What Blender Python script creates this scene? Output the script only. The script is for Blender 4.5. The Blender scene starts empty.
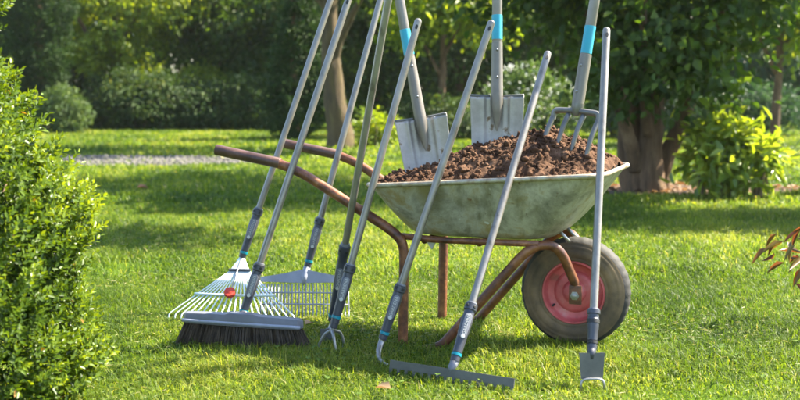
import bpy, bmesh, math
import numpy as np
from mathutils import Vector, Matrix, noise

rng = np.random.default_rng(11)
scene = bpy.context.scene
COL = scene.collection

# ------------------------------------------------------------------ camera
F_PX = 1120.0
CAM_H = 0.90
PITCH = math.atan(112 / F_PX)
cam_d = bpy.data.cameras.new("camera")
cam_d.sensor_width = 36.0
cam_d.lens = 36.0 * F_PX / 800.0
cam_d.clip_start = 0.05
cam_d.clip_end = 1500
cam_d.dof.use_dof = True
cam_d.dof.focus_distance = 3.9
cam_d.dof.aperture_fstop = 3.6
cam = bpy.data.objects.new("camera", cam_d)
cam.location = (0, 0, CAM_H)
cam.rotation_euler = (math.pi / 2 - PITCH, 0, 0)
COL.objects.link(cam)
scene.camera = cam


def at(px, py, Y):
    """world point seen at photo pixel (800x400) at distance Y"""
    x = (px - 400) / F_PX
    y = (200 - py) / F_PX
    r = Vector((x, math.cos(PITCH) + y * math.sin(PITCH), -math.sin(PITCH) + y * math.cos(PITCH)))
    return Vector((0, 0, CAM_H)) + r * (Y / r.y)


# ------------------------------------------------------------------ light
SUN = Vector((0.64, 0.24, 0.73)).normalized()      # towards the sun
world = bpy.data.worlds.new("World")
scene.world = world
world.use_nodes = True
wn = world.node_tree
wn.nodes.clear()
sky = wn.nodes.new("ShaderNodeTexSky")
sky.sky_type = 'NISHITA'
sky.sun_disc = False
sky.sun_elevation = math.asin(SUN.z)
sky.sun_rotation = math.atan2(SUN.x, SUN.y)
bg = wn.nodes.new("ShaderNodeBackground")
bg.inputs[1].default_value = 0.105
wo = wn.nodes.new("ShaderNodeOutputWorld")
wn.links.new(sky.outputs[0], bg.inputs[0])
wn.links.new(bg.outputs[0], wo.inputs[0])
sd = bpy.data.lights.new("sun", 'SUN')
sd.energy = 5.0
sd.angle = math.radians(0.53)
sd.color = (1.0, 0.90, 0.70)
so = bpy.data.objects.new("sun", sd)
so.rotation_euler = (-SUN).to_track_quat('-Z', 'Y').to_euler()
so.location = (6, 2, 9)
COL.objects.link(so)
scene.view_settings.view_transform = 'Standard'
scene.view_settings.look = 'None'
scene.view_settings.exposure = 2.5
scene.view_settings.gamma = 1.0
scene.view_settings.use_curve_mapping = False
scene.cycles.max_bounces = 8
scene.cycles.transparent_max_bounces = 8
scene.cycles.use_denoising = True


# ------------------------------------------------------------------ materials
def new_mat(name):
    m = bpy.data.materials.new(name)
    m.use_nodes = True
    nt = m.node_tree
    return m, nt, nt.nodes["Principled BSDF"]


def noise_ramp(nt, scale, stops, detail=6, rough=0.6, coord='Object', dist=0.0, vec_scale=None):
    tc = nt.nodes.new("ShaderNodeTexCoord")
    n = nt.nodes.new("ShaderNodeTexNoise")
    n.inputs['Scale'].default_value = scale
    n.inputs['Detail'].default_value = detail
    n.inputs['Roughness'].default_value = rough
    n.inputs['Distortion'].default_value = dist
    if vec_scale:
        mp = nt.nodes.new("ShaderNodeMapping")
        mp.inputs['Scale'].default_value = vec_scale
        nt.links.new(tc.outputs[coord], mp.inputs[0])
        nt.links.new(mp.outputs[0], n.inputs['Vector'])
    else:
        nt.links.new(tc.outputs[coord], n.inputs['Vector'])
    r = nt.nodes.new("ShaderNodeValToRGB")
    els = r.color_ramp.elements
    while len(els) < len(stops):
        els.new(0.5)
    for e, (p, c) in zip(els, stops):
        e.position = p
        e.color = (*c, 1) if len(c) == 3 else c
    nt.links.new(n.outputs['Fac'], r.inputs[0])
    return n, r


def add_bump(nt, p, src, strength=0.3, dist=0.01):
    b = nt.nodes.new("ShaderNodeBump")
    b.inputs['Strength'].default_value = strength
    b.inputs['Distance'].default_value = dist
    nt.links.new(src, b.inputs['Height'])
    nt.links.new(b.outputs[0], p.inputs['Normal'])


def mat_noise(name, scale, stops, rough=0.6, metal=0.0, bump=0.0, bscale=None, bdist=0.004, coord='Object', detail=6, spec=None, vec_scale=None):
    m, nt, p = new_mat(name)
    n, r = noise_ramp(nt, scale, stops, coord=coord, detail=detail, vec_scale=vec_scale)
    nt.links.new(r.outputs[0], p.inputs['Base Color'])
    p.inputs['Roughness'].default_value = rough
    p.inputs['Metallic'].default_value = metal
    if spec is not None:
        p.inputs['Specular IOR Level'].default_value = spec
    if bump:
        n2, r2 = noise_ramp(nt, bscale or scale * 3, [(0, (0, 0, 0)), (1, (1, 1, 1))], coord=coord)
        add_bump(nt, p, n2.outputs['Fac'], bump, bdist)
    return m


def mix_rgb(nt, fac, a, b, mode='MIX'):
    mx = nt.nodes.new("ShaderNodeMix")
    mx.data_type = 'RGBA'
    mx.blend_type = mode
    if isinstance(fac, float):
        mx.inputs[0].default_value = fac
    else:
        nt.links.new(fac, mx.inputs[0])
    for i, v in ((6, a), (7, b)):
        if isinstance(v, tuple):
            mx.inputs[i].default_value = (*v, 1)
        else:
            nt.links.new(v, mx.inputs[i])
    return mx.outputs[2]


def mat_leaf(name, stops, trans=0.4, tcol=(1.3, 1.25, 0.5), rough=0.45, spec=0.4):
    """leaf / grass: colour from the per-leaf 'tint' attribute, part of the light passes through"""
    m, nt, p = new_mat(name)
    a = nt.nodes.new("ShaderNodeAttribute")
    a.attribute_name = 'tint'
    r = nt.nodes.new("ShaderNodeValToRGB")
    els = r.color_ramp.elements
    while len(els) < len(stops):
        els.new(0.5)
    for e, (pp, c) in zip(els, stops):
        e.position = pp
        e.color = (*c, 1)
    nt.links.new(a.outputs['Fac'], r.inputs[0])
    nt.links.new(r.outputs[0], p.inputs['Base Color'])
    p.inputs['Roughness'].default_value = rough
    p.inputs['Specular IOR Level'].default_value = spec
    t = nt.nodes.new("ShaderNodeBsdfTranslucent")
    tc = mix_rgb(nt, 1.0, r.outputs[0], tcol, 'MULTIPLY')
    nt.links.new(tc, t.inputs[0])
    ms = nt.nodes.new("ShaderNodeMixShader")
    ms.inputs[0].default_value = trans
    nt.links.new(p.outputs[0], ms.inputs[1])
    nt.links.new(t.outputs[0], ms.inputs[2])
    nt.links.new(ms.outputs[0], nt.nodes["Material Output"].inputs[0])
    return m


def mat_plain(name, col, rough=0.5, metal=0.0, var=0.12, scale=25, spec=None):
    c0 = tuple(max(0, c * (1 - var)) for c in col)
    c1 = tuple(c * (1 + var) for c in col)
    return mat_noise(name, scale, [(0.3, c0), (0.7, c1)], rough, metal, spec=spec)


M = {}
M['lawn'] = mat_noise("lawn_soil_and_thatch", 2.2, [(0.3, (0.036, 0.066, 0.008)), (0.55, (0.060, 0.100, 0.012)), (0.75, (0.085, 0.110, 0.020))], 1.0, bump=0.6, bscale=60, bdist=0.02, spec=0.0)
M['grass'] = mat_leaf("grass_blades", [(0, (0.036, 0.076, 0.010)), (0.5, (0.108, 0.170, 0.017)), (0.80, (0.225, 0.265, 0.034)), (1, (0.40, 0.34, 0.15))], trans=0.5, tcol=(1.45, 1.4, 0.45), rough=0.5, spec=0.22)
M['path'] = mat_noise("path_gravel", 14, [(0.3, (0.035, 0.033, 0.029)), (0.55, (0.070, 0.066, 0.058)), (0.7, (0.115, 0.107, 0.095))], 0.9, bump=0.8, bscale=45, bdist=0.02)
M['stone'] = mat_noise("path_pebble", 3, [(0.3, (0.045, 0.042, 0.038)), (0.7, (0.15, 0.14, 0.125))], 0.85)
M['bed'] = mat_noise("bed_soil", 9, [(0.3, (0.055, 0.034, 0.020)), (0.6, (0.13, 0.080, 0.048)), (0.8, (0.20, 0.13, 0.085))], 0.95, bump=0.8, bscale=40, bdist=0.03)
M['soil'] = mat_noise("garden_soil", 16, [(0.28, (0.025, 0.012, 0.007)), (0.48, (0.072, 0.037, 0.021)), (0.62, (0.115, 0.063, 0.038)), (0.75, (0.20, 0.13, 0.09))], 0.95, bump=0.7, bscale=150, bdist=0.005, spec=0.15)

# aluminium shaft
m, nt, p = new_mat("brushed_aluminium")
n, r = noise_ramp(nt, 30, [(0.28, (0.105, 0.092, 0.078)), (0.42, (0.195, 0.178, 0.158)), (0.7, (0.25, 0.232, 0.21))], detail=10, vec_scale=(1, 1, 0.5))
nt.links.new(r.outputs[0], p.inputs['Base Color'])
p.inputs['Metallic'].default_value = 0.55
n2, r2 = noise_ramp(nt, 90, [(0.3, (0.30,) * 3), (0.7, (0.44,) * 3)])
nt.links.new(r2.outputs[0], p.inputs['Roughness'])
M['alu'] = m
M['steel'] = mat_noise("galvanised_steel", 12, [(0.3, (0.20, 0.20, 0.20)), (0.7, (0.34, 0.34, 0.335))], 0.36, 0.7)
M['darksteel'] = mat_noise("grey_painted_steel", 18, [(0.3, (0.065, 0.066, 0.062)), (0.7, (0.115, 0.115, 0.105))], 0.5, 0.25)
M['plastic'] = mat_plain("dark_blue_grey_plastic", (0.036, 0.039, 0.055), 0.42)
M['midplastic'] = mat_plain("mid_grey_plastic", (0.125, 0.13, 0.155), 0.45)
M['rakeplastic'] = mat_plain("rake_grey_plastic", (0.25, 0.27, 0.34), 0.45)
M['forksteel'] = mat_noise('fork_steel', 14, [(0.3, (0.10, 0.10, 0.10)), (0.7, (0.19, 0.185, 0.175))], 0.42, 0.6)
M['black'] = mat_plain("black_rubber", (0.012, 0.012, 0.013), 0.6)
M['white'] = mat_plain("white_print", (0.42, 0.42, 0.41), 0.5, var=0.03)
M['turq'] = mat_plain("turquoise_plastic", (0.0, 0.19, 0.25), 0.4)
M['band'] = mat_plain("turquoise_band", (0.010, 0.26, 0.36), 0.45, var=0.05)
M['silver'] = mat_plain("pale_zinc_tines", (0.52, 0.62, 0.63), 0.38, 0.15)
M['red'] = mat_plain("red_plastic", (0.46, 0.030, 0.012), 0.65)
M['bristle'] = mat_noise("dark_bristles", 40, [(0.3, (0.020, 0.014, 0.009)), (0.7, (0.085, 0.058, 0.036))], 0.7)
M['taupe'] = mat_plain("taupe_painted_steel", (0.15, 0.135, 0.115), 0.42, 0.35, var=0.10)
M['paintshaft'] = mat_plain("grey_painted_shaft", (0.175, 0.16, 0.145), 0.4, 0.35, var=0.10)

# spade blade: pale steel with soil stains
m, nt, p = new_mat("spade_steel")
n, r = noise_ramp(nt, 22, [(0.30, (0.24, 0.23, 0.21)), (0.60, (0.33, 0.315, 0.29)), (0.65, (0.19, 0.145, 0.10)), (0.71, (0.09, 0.06, 0.037))], detail=8)
nt.links.new(r.outputs[0], p.inputs['Base Color'])
p.inputs['Metallic'].default_value = 0.7
p.inputs['Roughness'].default_value = 0.5
M['spade'] = m

# rusty red-brown painted tube
m, nt, p = new_mat("rusty_brown_tube")
n, r = noise_ramp(nt, 16, [(0.33, (0.026, 0.011, 0.008)), (0.46, (0.095, 0.032, 0.015)), (0.57, (0.185, 0.068, 0.026)), (0.66, (0.28, 0.125, 0.048))], detail=9, rough=0.7)
nt.links.new(r.outputs[0], p.inputs['Base Color'])
p.inputs['Roughness'].default_value = 0.45
p.inputs['Metallic'].default_value = 0.1
n2, _ = noise_ramp(nt, 60, [(0, (0, 0, 0)), (1, (1, 1, 1))])
add_bump(nt, p, n2.outputs['Fac'], 0.25, 0.003)
M['rust'] = m
M['handle'] = mat_noise("worn_brown_handle_paint", 14, [(0.3, (0.045, 0.022, 0.018)), (0.6, (0.105, 0.055, 0.042)), (0.8, (0.17, 0.105, 0.08))], 0.38, 0.15, bump=0.2, bscale=70)

# weathered galvanised tray
m, nt, p = new_mat("weathered_galvanised_tray")
n, r = noise_ramp(nt, 7, [(0.32, (0.10, 0.098, 0.075)), (0.43, (0.24, 0.23, 0.185)), (0.54, (0.39, 0.375, 0.315)), (0.64, (0.30, 0.235, 0.12))], detail=10, rough=0.68, dist=0.4)
n3, r3 = noise_ramp(nt, 3.0, [(0.48, (0, 0, 0)), (0.60, (0.85, 0.85, 0.85))], detail=8, rough=0.7, vec_scale=(1, 1, 0.45))
c = mix_rgb(nt, r3.outputs[0], r.outputs[0], (0.22, 0.18, 0.065))
n4, r4 = noise_ramp(nt, 26, [(0.69, (0, 0, 0)), (0.72, (1, 1, 1))], detail=2)
c = mix_rgb(nt, r4.outputs[0], c, (0.50, 0.50, 0.47))
n5, r5 = noise_ramp(nt, 45, [(0.66, (0, 0, 0)), (0.74, (0.8, 0.8, 0.8))], detail=3)
c = mix_rgb(nt, r5.outputs[0], c, (0.10, 0.06, 0.03))
n6, r6 = noise_ramp(nt, 22, [(0.52, (0, 0, 0)), (0.68, (0.75, 0.75, 0.75))], detail=6, vec_scale=(1, 1, 0.14))
c = mix_rgb(nt, r6.outputs[0], c, (0.14, 0.13, 0.075))
n7, r7 = noise_ramp(nt, 11, [(0.64, (0, 0, 0)), (0.70, (0.9, 0.9, 0.9))], detail=10, rough=0.75)
c = mix_rgb(nt, r7.outputs[0], c, (0.13, 0.055, 0.022))
nt.links.new(c, p.inputs['Base Color'])
p.inputs['Metallic'].default_value = 0.2
p.inputs['Roughness'].default_value = 0.46
n2, _ = noise_ramp(nt, 7, [(0, (0, 0, 0)), (1, (1, 1, 1))])
add_bump(nt, p, n2.outputs['Fac'], 0.35, 0.012)
M['tray'] = m
M['rim'] = mat_noise("worn_tray_rim", 20, [(0.3, (0.16, 0.10, 0.05)), (0.5, (0.36, 0.33, 0.26)), (0.75, (0.20, 0.11, 0.05))], 0.45, 0.4)
M['tyre'] = mat_noise("tyre_rubber", 30, [(0.3, (0.012, 0.012, 0.012)), (0.7, (0.028, 0.026, 0.024))], 0.75, bump=0.3, bscale=90)
M['mud'] = mat_noise("muddy_sidewall", 8, [(0.32, (0.045, 0.033, 0.021)), (0.47, (0.100, 0.068, 0.036)), (0.64, (0.20, 0.130, 0.065))], 0.85, bump=0.3, bscale=70, detail=9)
M['hub'] = mat_noise("faded_red_wheel_paint", 10, [(0.32, (0.17, 0.050, 0.040)), (0.42, (0.40, 0.060, 0.062)), (0.58, (0.50, 0.095, 0.095)), (0.72, (0.50, 0.23, 0.21))], 0.5, bump=0.15, bscale=40)

# bark
def mat_bark(name, a, b, c):
    m, nt, p = new_mat(name)
    n, r = noise_ramp(nt, 9, [(0.3, a), (0.52, b), (0.75, c)], detail=9, rough=0.7, vec_scale=(1.6, 1.6, 0.35))
    nt.links.new(r.outputs[0], p.inputs['Base Color'])
    p.inputs['Roughness'].default_value = 0.92
    n2, _ = noise_ramp(nt, 22, [(0, (0, 0, 0)), (1, (1, 1, 1))], vec_scale=(2, 2, 0.3))
    add_bump(nt, p, n2.outputs['Fac'], 0.9, 0.03)
    return m


M['bark'] = mat_bark("brown_bark", (0.03, 0.017, 0.009), (0.12, 0.070, 0.036), (0.23, 0.15, 0.085))
M['mossbark'] = mat_bark("mossy_bark", (0.025, 0.018, 0.010), (0.085, 0.058, 0.026), (0.12, 0.105, 0.025))
M['twig'] = mat_plain("twig_bark", (0.12, 0.085, 0.05), 0.9)

M['thatch_glints'] = mat_leaf('dry_grass_glints', [(0, (0.055, 0.10, 0.015)), (0.5, (0.13, 0.18, 0.03)), (0.75, (0.22, 0.22, 0.08)), (1, (0.36, 0.33, 0.20))], 0.3, (1.3, 1.25, 0.6), 0.5, 0.3)
M['clover'] = mat_leaf('clover_leaves', [(0, (0.05, 0.10, 0.02)), (0.6, (0.10, 0.165, 0.03)), (1, (0.15, 0.22, 0.035))], 0.35, (1.4, 1.4, 0.4), 0.6, 0.12)
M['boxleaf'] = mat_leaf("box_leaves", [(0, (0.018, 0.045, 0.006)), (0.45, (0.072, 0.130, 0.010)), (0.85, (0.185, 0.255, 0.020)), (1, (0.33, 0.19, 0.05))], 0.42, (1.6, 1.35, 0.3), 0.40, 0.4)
M['darkleaf'] = mat_leaf("dark_green_leaves", [(0, (0.018, 0.042, 0.009)), (0.6, (0.048, 0.090, 0.016)), (1, (0.13, 0.185, 0.028))], 0.5, (1.5, 1.5, 0.4), 0.5, 0.28)
M['conifer'] = mat_leaf("conifer_sprays", [(0, (0.014, 0.034, 0.010)), (0.7, (0.030, 0.062, 0.016)), (1, (0.06, 0.10, 0.022))], 0.2, (1.2, 1.3, 0.5), 0.6, 0.15)
M['hedgeleaf'] = mat_leaf("hedge_leaves", [(0, (0.022, 0.046, 0.016)), (0.6, (0.046, 0.086, 0.026)), (0.9, (0.095, 0.135, 0.030)), (1, (0.19, 0.17, 0.04))], 0.33, (1.5, 1.4, 0.5), 0.55, 0.2)
M['limeleaf'] = mat_leaf("yellow_green_leaves", [(0, (0.07, 0.13, 0.012)), (0.6, (0.16, 0.235, 0.018)), (1, (0.30, 0.35, 0.035))], 0.55, (1.7, 1.5, 0.4), 0.4, 0.4)
M['shrubleaf'] = mat_leaf("bright_shrub_leaves", [(0, (0.085, 0.155, 0.018)), (0.6, (0.20, 0.275, 0.030)), (1, (0.33, 0.38, 0.06))], 0.5, (1.5, 1.35, 0.4), 0.32, 0.55)
M['paleleaf'] = mat_leaf("grey_green_leaves", [(0, (0.035, 0.065, 0.022)), (0.6, (0.075, 0.125, 0.042)), (1, (0.15, 0.20, 0.07))], 0.4, (1.3, 1.3, 0.6), 0.55, 0.2)
M['blueleaf'] = mat_leaf("blue_green_leaves", [(0, (0.022, 0.050, 0.026)), (0.6, (0.045, 0.090, 0.045)), (1, (0.09, 0.15, 0.065))], 0.33, (1.2, 1.4, 0.7), 0.55, 0.2)
M['redleaf'] = mat_leaf("red_bronze_leaves", [(0, (0.09, 0.030, 0.018)), (0.5, (0.15, 0.055, 0.025)), (1, (0.15, 0.14, 0.03))], 0.35, (1.3, 1.0, 0.5), 0.4, 0.4)
M['deadleaf'] = mat_leaf("dead_leaves", [(0, (0.10, 0.058, 0.030)), (0.5, (0.20, 0.105, 0.055)), (1, (0.30, 0.21, 0.12))], 0.25, (1.2, 1.0, 0.7), 0.6, 0.3)
M['petal'] = mat_leaf("white_petals", [(0, (0.55, 0.57, 0.52)), (1, (0.75, 0.75, 0.70))], 0.3, (1, 1, 1), 0.5, 0.2)


# ------------------------------------------------------------------ object helpers
def tag(o, label=None, cat=None, group=None, kind=None):
    if label: o['label'] = label
    if cat: o['category'] = cat
    if group: o['group'] = group
    if kind: o['kind'] = kind
    return o


def thing(name, label, cat, loc=(0, 0, 0), group=None):
    o = bpy.data.objects.new(name, None)
    o.empty_display_size = 0.1
    o.location = loc
    COL.objects.link(o)
    return tag(o, label, cat, group)


def world_loc(o):
    v = Vector((0, 0, 0))
    while o:
        v += o.location
        o = o.parent
    return v


def link(name, me, mat, parent=None, smooth=True):
    """mesh given in world coordinates; stored relative to the parent"""
    o = bpy.data.objects.new(name, me)
    if mat is not None and not me.materials:
        me.materials.append(mat)
    if parent is not None:
        off = world_loc(parent)
        me.transform(Matrix.Translation(-off))
        o.parent = parent
    if smooth and len(me.polygons):
        me.polygons.foreach_set('use_smooth', [True] * len(me.polygons))
    me.update()
    COL.objects.link(o)
    return o


def from_bm(name, bm, mat, parent=None, smooth=True, auto=None):
    bmesh.ops.recalc_face_normals(bm, faces=bm.faces[:])
    me = bpy.data.meshes.new(name)
    bm.to_mesh(me)
    bm.free()
    o = link(name, me, mat, parent, smooth)
    if smooth and auto is not None:
        sharp_edges(me, auto)
    return o


def sharp_edges(me, deg):
    bm = bmesh.new()
    bm.from_mesh(me)
    lim = math.radians(deg)
    for e in bm.edges:
        if len(e.link_faces) == 2 and e.calc_face_angle(0) > lim:
            e.smooth = False
    bm.to_mesh(me)
    bm.free()


def frames(pts):
    """parallel-transport frames along a polyline"""
    n = len(pts)
    tans = []
    for i in range(n):
        a = pts[max(i - 1, 0)]
        b = pts[min(i + 1, n - 1)]
        tans.append((b - a).normalized())
    t0 = tans[0]
    ref = Vector((0, 0, 1)) if abs(t0.z) < 0.9 else Vector((1, 0, 0))
    u = t0.cross(ref).normalized()
    out = []
    for i in range(n):
        t = tans[i]
        u = (u - t * u.dot(t)).normalized()
        out.append((t, u, t.cross(u).normalized()))
    return out


def tube(bm, pts, r, seg=12, caps=True, flat=1.0):
    pts = [Vector(q) for q in pts]
    rs = r if isinstance(r, (list, tuple)) else [r] * len(pts)
    rings = []
    for (t, u, w), q, rr in zip(frames(pts), pts, rs):
        ring = []
        for k in range(seg):
            a = 2 * math.pi * k / seg
            ring.append(bm.verts.new(q + u * (math.cos(a) * rr) + w * (math.sin(a) * rr * flat)))
        rings.append(ring)
    for A, B in zip(rings, rings[1:]):
        for k in range(seg):
            bm.faces.new((A[k], A[(k + 1) % seg], B[(k + 1) % seg], B[k]))
    if caps:
        bm.faces.new(rings[0][::-1])
        bm.faces.new(rings[-1])
    return rings


def fillet(pts, rad, n=7):
    pts = [Vector(q) for q in pts]
    out = [pts[0]]
    for i in range(1, len(pts) - 1):
        a, b, c = pts[i - 1], pts[i], pts[i + 1]
        rr = rad[i - 1] if isinstance(rad, (list, tuple)) else rad
        d1 = min(rr, (a - b).length * 0.45)
        d2 = min(rr, (c - b).length * 0.45)
        p0 = b + (a - b).normalized() * d1
        p2 = b + (c - b).normalized() * d2
        for k in range(n + 1):
            s = k / n
            out.append(p0 * (1 - s) ** 2 + b * 2 * s * (1 - s) + p2 * s * s)
    out.append(pts[-1])
    return out


def spline(pts, n=6):
    pts = [Vector(q) for q in pts]
    P = [pts[0] * 2 - pts[1]] + pts + [pts[-1] * 2 - pts[-2]]
    out = []
    for i in range(1, len(P) - 2):
        a, b, c, d = P[i - 1:i + 3]
        for k in range(n):
            t = k / n
            out.append(0.5 * (2 * b + (c - a) * t + (2 * a - 5 * b + 4 * c - d) * t * t + (3 * b - a - 3 * c + d) * t ** 3))
    out.append(pts[-1])
    return out


def lathe(bm, A, axis, prof, seg=20, u=None):
    """prof: list of (distance along axis from A, radius)"""
    axis = axis.normalized()
    if u is None:
        u = axis.cross(Vector((0, 0, 1)) if abs(axis.z) < 0.95 else Vector((1, 0, 0))).normalized()
    w = axis.cross(u)
    rings = []
    for t, r in prof:
        rings.append([bm.verts.new(A + axis * t + u * (math.cos(2 * math.pi * k / seg) * r) + w * (math.sin(2 * math.pi * k / seg) * r)) for k in range(seg)])
    for P, Q in zip(rings, rings[1:]):
        for k in range(seg):
            bm.faces.new((P[k], P[(k + 1) % seg], Q[(k + 1) % seg], Q[k]))
    bm.faces.new(rings[0][::-1])
    bm.faces.new(rings[-1])


def box(bm, c, ax, ay, az, sx, sy, sz, bev=0.0):
    """oriented box, full sizes"""
    c = Vector(c)
    mat = Matrix((ax, ay, az)).transposed().to_4x4()
    mat.translation = c
    r = bmesh.ops.create_cube(bm, size=1.0, matrix=mat @ Matrix.Diagonal((sx, sy, sz, 1)))
    if bev:
        es = list({e for v in r['verts'] for e in v.link_edges})
        bmesh.ops.bevel(bm, geom=es, offset=bev, segments=2, affect='EDGES', profile=0.7)


def np_mesh(name, verts, loops, starts, tint=None):
    me = bpy.data.meshes.new(name)
    nv, nl, nf = len(verts), len(loops), len(starts)
    me.vertices.add(nv)
    me.vertices.foreach_set('co', np.ascontiguousarray(verts, dtype=np.float32).ravel())
    me.loops.add(nl)
    me.loops.foreach_set('vertex_index', np.ascontiguousarray(loops, dtype=np.int32))
    me.polygons.add(nf)
    me.polygons.foreach_set('loop_start', np.ascontiguousarray(starts, dtype=np.int32))
    if tint is not None:
        at_ = me.attributes.new('tint', 'FLOAT', 'FACE')
        at_.data.foreach_set('value', np.ascontiguousarray(tint, dtype=np.float32))
    me.update(calc_edges=True)
    return me


def unit(a):
    return a / np.maximum(np.linalg.norm(a, axis=1, keepdims=True), 1e-9)


def leaf_arrays(pos, d, nrm, L, W, fold=0.25, droop=0.15):
    """leaves: 6 verts, 2 quads folded along the midrib. Returns verts (N*6,3)"""
    d = unit(d)
    s = unit(np.cross(d, nrm))
    nn = unit(np.cross(s, d))
    L = L[:, None]
    W = W[:, None]
    base = pos
    tip = pos + d * L - nn * L * droop
    l1 = pos + d * L * 0.34 + s * W * 0.46 + nn * W * fold
    l2 = pos + d * L * 0.70 + s * W * 0.36 + nn * W * fold - nn * L * droop * 0.5
    r1 = pos + d * L * 0.34 - s * W * 0.46 + nn * W * fold
    r2 = pos + d * L * 0.70 - s * W * 0.36 + nn * W * fold - nn * L * droop * 0.5
    return np.stack([base, l1, l2, tip, r2, r1], axis=1).reshape(-1, 3)


def leaf_mesh(name, pos, d, nrm, L, W, tint, fold=0.25, droop=0.15):
    n = len(pos)
    v = leaf_arrays(pos, d, nrm, L, W, fold, droop)
    base = (np.arange(n) * 6)[:, None]
    f = np.concatenate([base + np.array([0, 1, 2, 3]), base + np.array([0, 3, 4, 5])], axis=1)
    loops = f.ravel()
    starts = np.arange(n * 2) * 4
    return np_mesh(name, v, loops, starts, np.repeat(tint, 2))


def rand_dirs(n):
    return unit(rng.normal(size=(n, 3)))


def clump_points(blobs, n, clump=0.3, per=40, shell=0.55, zmin=0.05, box_=None):
    """points gathered in clumps through the outer volume of ellipsoid blobs -> (pos, outward dir, clump id value)"""
    vols = np.array([b[1][0] * b[1][1] * b[1][2] for b in blobs]) ** (2 / 3)
    pos, out, cv = [], [], []
    for b, fr in zip(blobs, vols / vols.sum()):
        k = max(1, int(n * fr / per))
        dd = rand_dirs(k)
        rad = np.clip(1 - np.abs(rng.normal(0, 1 - shell, size=k)) * 0.8, 0.15, 1.08)
        c = np.array(b[0]) + dd * np.array(b[1]) * rad[:, None]
        m = rng.poisson(per, size=k)
        idx = np.repeat(np.arange(k), m)
        q = c[idx] + rng.normal(size=(len(idx), 3)) * clump * np.array([1, 1, 0.75])
        pos.append(q)
        out.append(unit(q - np.array(b[0])))
        cv.append(rng.random(k)[idx])
    pos, out, cv = np.concatenate(pos), np.concatenate(out), np.concatenate(cv)
    ok = pos[:, 2] > zmin
    return pos[ok], out[ok], cv[ok]


def foliage(name, blobs, n, leaf, mat, parent, clump=0.3, per=40, shell=0.55, aspect=0.5, zmin=0.05, droop=0.5, up=0.6, tint_lo=0.0, tint_hi=1.0, keep=None):
    pos, out, cv = clump_points(blobs, n, clump, per, shell, zmin)
    if keep is not None:
        ok = keep(pos)
        pos, out, cv = pos[ok], out[ok], cv[ok]
    k = len(pos)
    d = out * 0.7 + rng.normal(size=(k, 3)) * 0.7 - np.array([0, 0, droop])
    nrm = out * 0.5 + rng.normal(size=(k, 3)) * 0.55 + np.array([0, 0, up])
    L = leaf * rng.uniform(0.65, 1.25, k)
    t = tint_lo + (tint_hi - tint_lo) * np.clip(0.55 * cv + 0.45 * rng.random(k), 0, 1)
    me = leaf_mesh(name, pos, d, nrm, L, L * aspect, t)
    return link(name, me, mat, parent, smooth=False)


def trunk_tubes(bm, paths, seg=12, wob=0.03):
    for pts, r0, r1 in paths:
        pp = spline(pts, 12)
        n = len(pp)
        rs = []
        for i, q in enumerate(pp):
            t = i / (n - 1)
            rs.append(r0 + (r1 - r0) * t ** 0.8)
        rings = tube(bm, pp, rs, seg)
        for ring in rings:
            cen = sum((v.co for v in ring), Vector()) / len(ring)
            for v in ring:
                k = noise.noise(Vector((v.co.x * 4, v.co.y * 4, v.co.z * 1.3))) * 0.28 + noise.noise(Vector((v.co.x * 17, v.co.y * 17, v.co.z * 2.2))) * 0.22
                v.co = cen + (v.co - cen) * (1 + k)


# ------------------------------------------------------------------ ground
def ground_sheet():
    bm = bmesh.new()
    vs = [bm.verts.new(q) for q in ((-500, -100, 0), (500, -100, 0), (500, 900, 0), (-500, 900, 0))]
    bm.faces.new(vs)
    o = from_bm("lawn", bm, M['lawn'], smooth=False)
    tag(o, kind='structure')


ground_sheet()

# path: gravel strip that curves away on its right end
PATH_NEAR = [(-12, 13.15), (-6, 12.95), (-3.4, 12.85), (-2.3, 12.95), (-1.65, 13.5), (-1.55, 14.2)]
PATH_FAR = [(-12, 15.4), (-6, 15.0), (-3.4, 14.8), (-2.5, 14.75), (-1.95, 14.7), (-1.6, 14.5)]


def path_sheet():
    bm = bmesh.new()
    A = [Vector((x, y, 0.004)) for x, y in PATH_NEAR]
    B = [Vector((x, y, 0.004)) for x, y in PATH_FAR]
    A, B = spline(A, 6), spline(B, 6)
    va = [bm.verts.new(q) for q in A]
    vb = [bm.verts.new(q) for q in B]
    for i in range(len(A) - 1):
        bm.faces.new((va[i], va[i + 1], vb[i + 1], vb[i]))
    o = from_bm("path", bm, M['path'], smooth=False)
    tag(o, kind='structure')
    return [(q.x, q.y) for q in A] + [(q.x, q.y) for q in B[::-1]]


PATH_POLY = np.array(path_sheet())


def in_poly(x, y, poly):
    inside = np.zeros(len(x), bool)
    n = len(poly)
    j = n - 1
    for i in range(n):
        xi, yi = poly[i]
        xj, yj = poly[j]
        c = ((yi > y) != (yj > y)) & (x < (xj - xi) * (y - yi) / (yj - yi + 1e-12) + xi)
        inside ^= c
        j = i
    return inside


BED_C = (2.45, 9.95)
BED_R = (1.15, 0.52)


def bed_sheet():
    bm = bmesh.new()
    vs = []
    for k in range(48):
        a = 2 * math.pi * k / 48
        w = 1 + 0.10 * math.sin(3 * a + 1) + 0.07 * math.sin(7 * a)
        vs.append(bm.verts.new((BED_C[0] + BED_R[0] * w * math.cos(a), BED_C[1] + BED_R[1] * w * math.sin(a), 0.004)))
    bm.faces.new(vs)
    tag(from_bm("bare_soil", bm, M['bed'], smooth=False), kind='structure')


bed_sheet()


def vnoise(x, y, s, k=6, seed=0):
    g = np.random.default_rng(100 + seed)
    v = np.zeros_like(x)
    for _ in range(k):
        a = g.uniform(0, 2 * np.pi)
        f = s * g.uniform(0.6, 1.7)
        v += np.sin((x * np.cos(a) + y * np.sin(a)) * f + g.uniform(0, 6.28))
    return v / k ** 0.5


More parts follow.
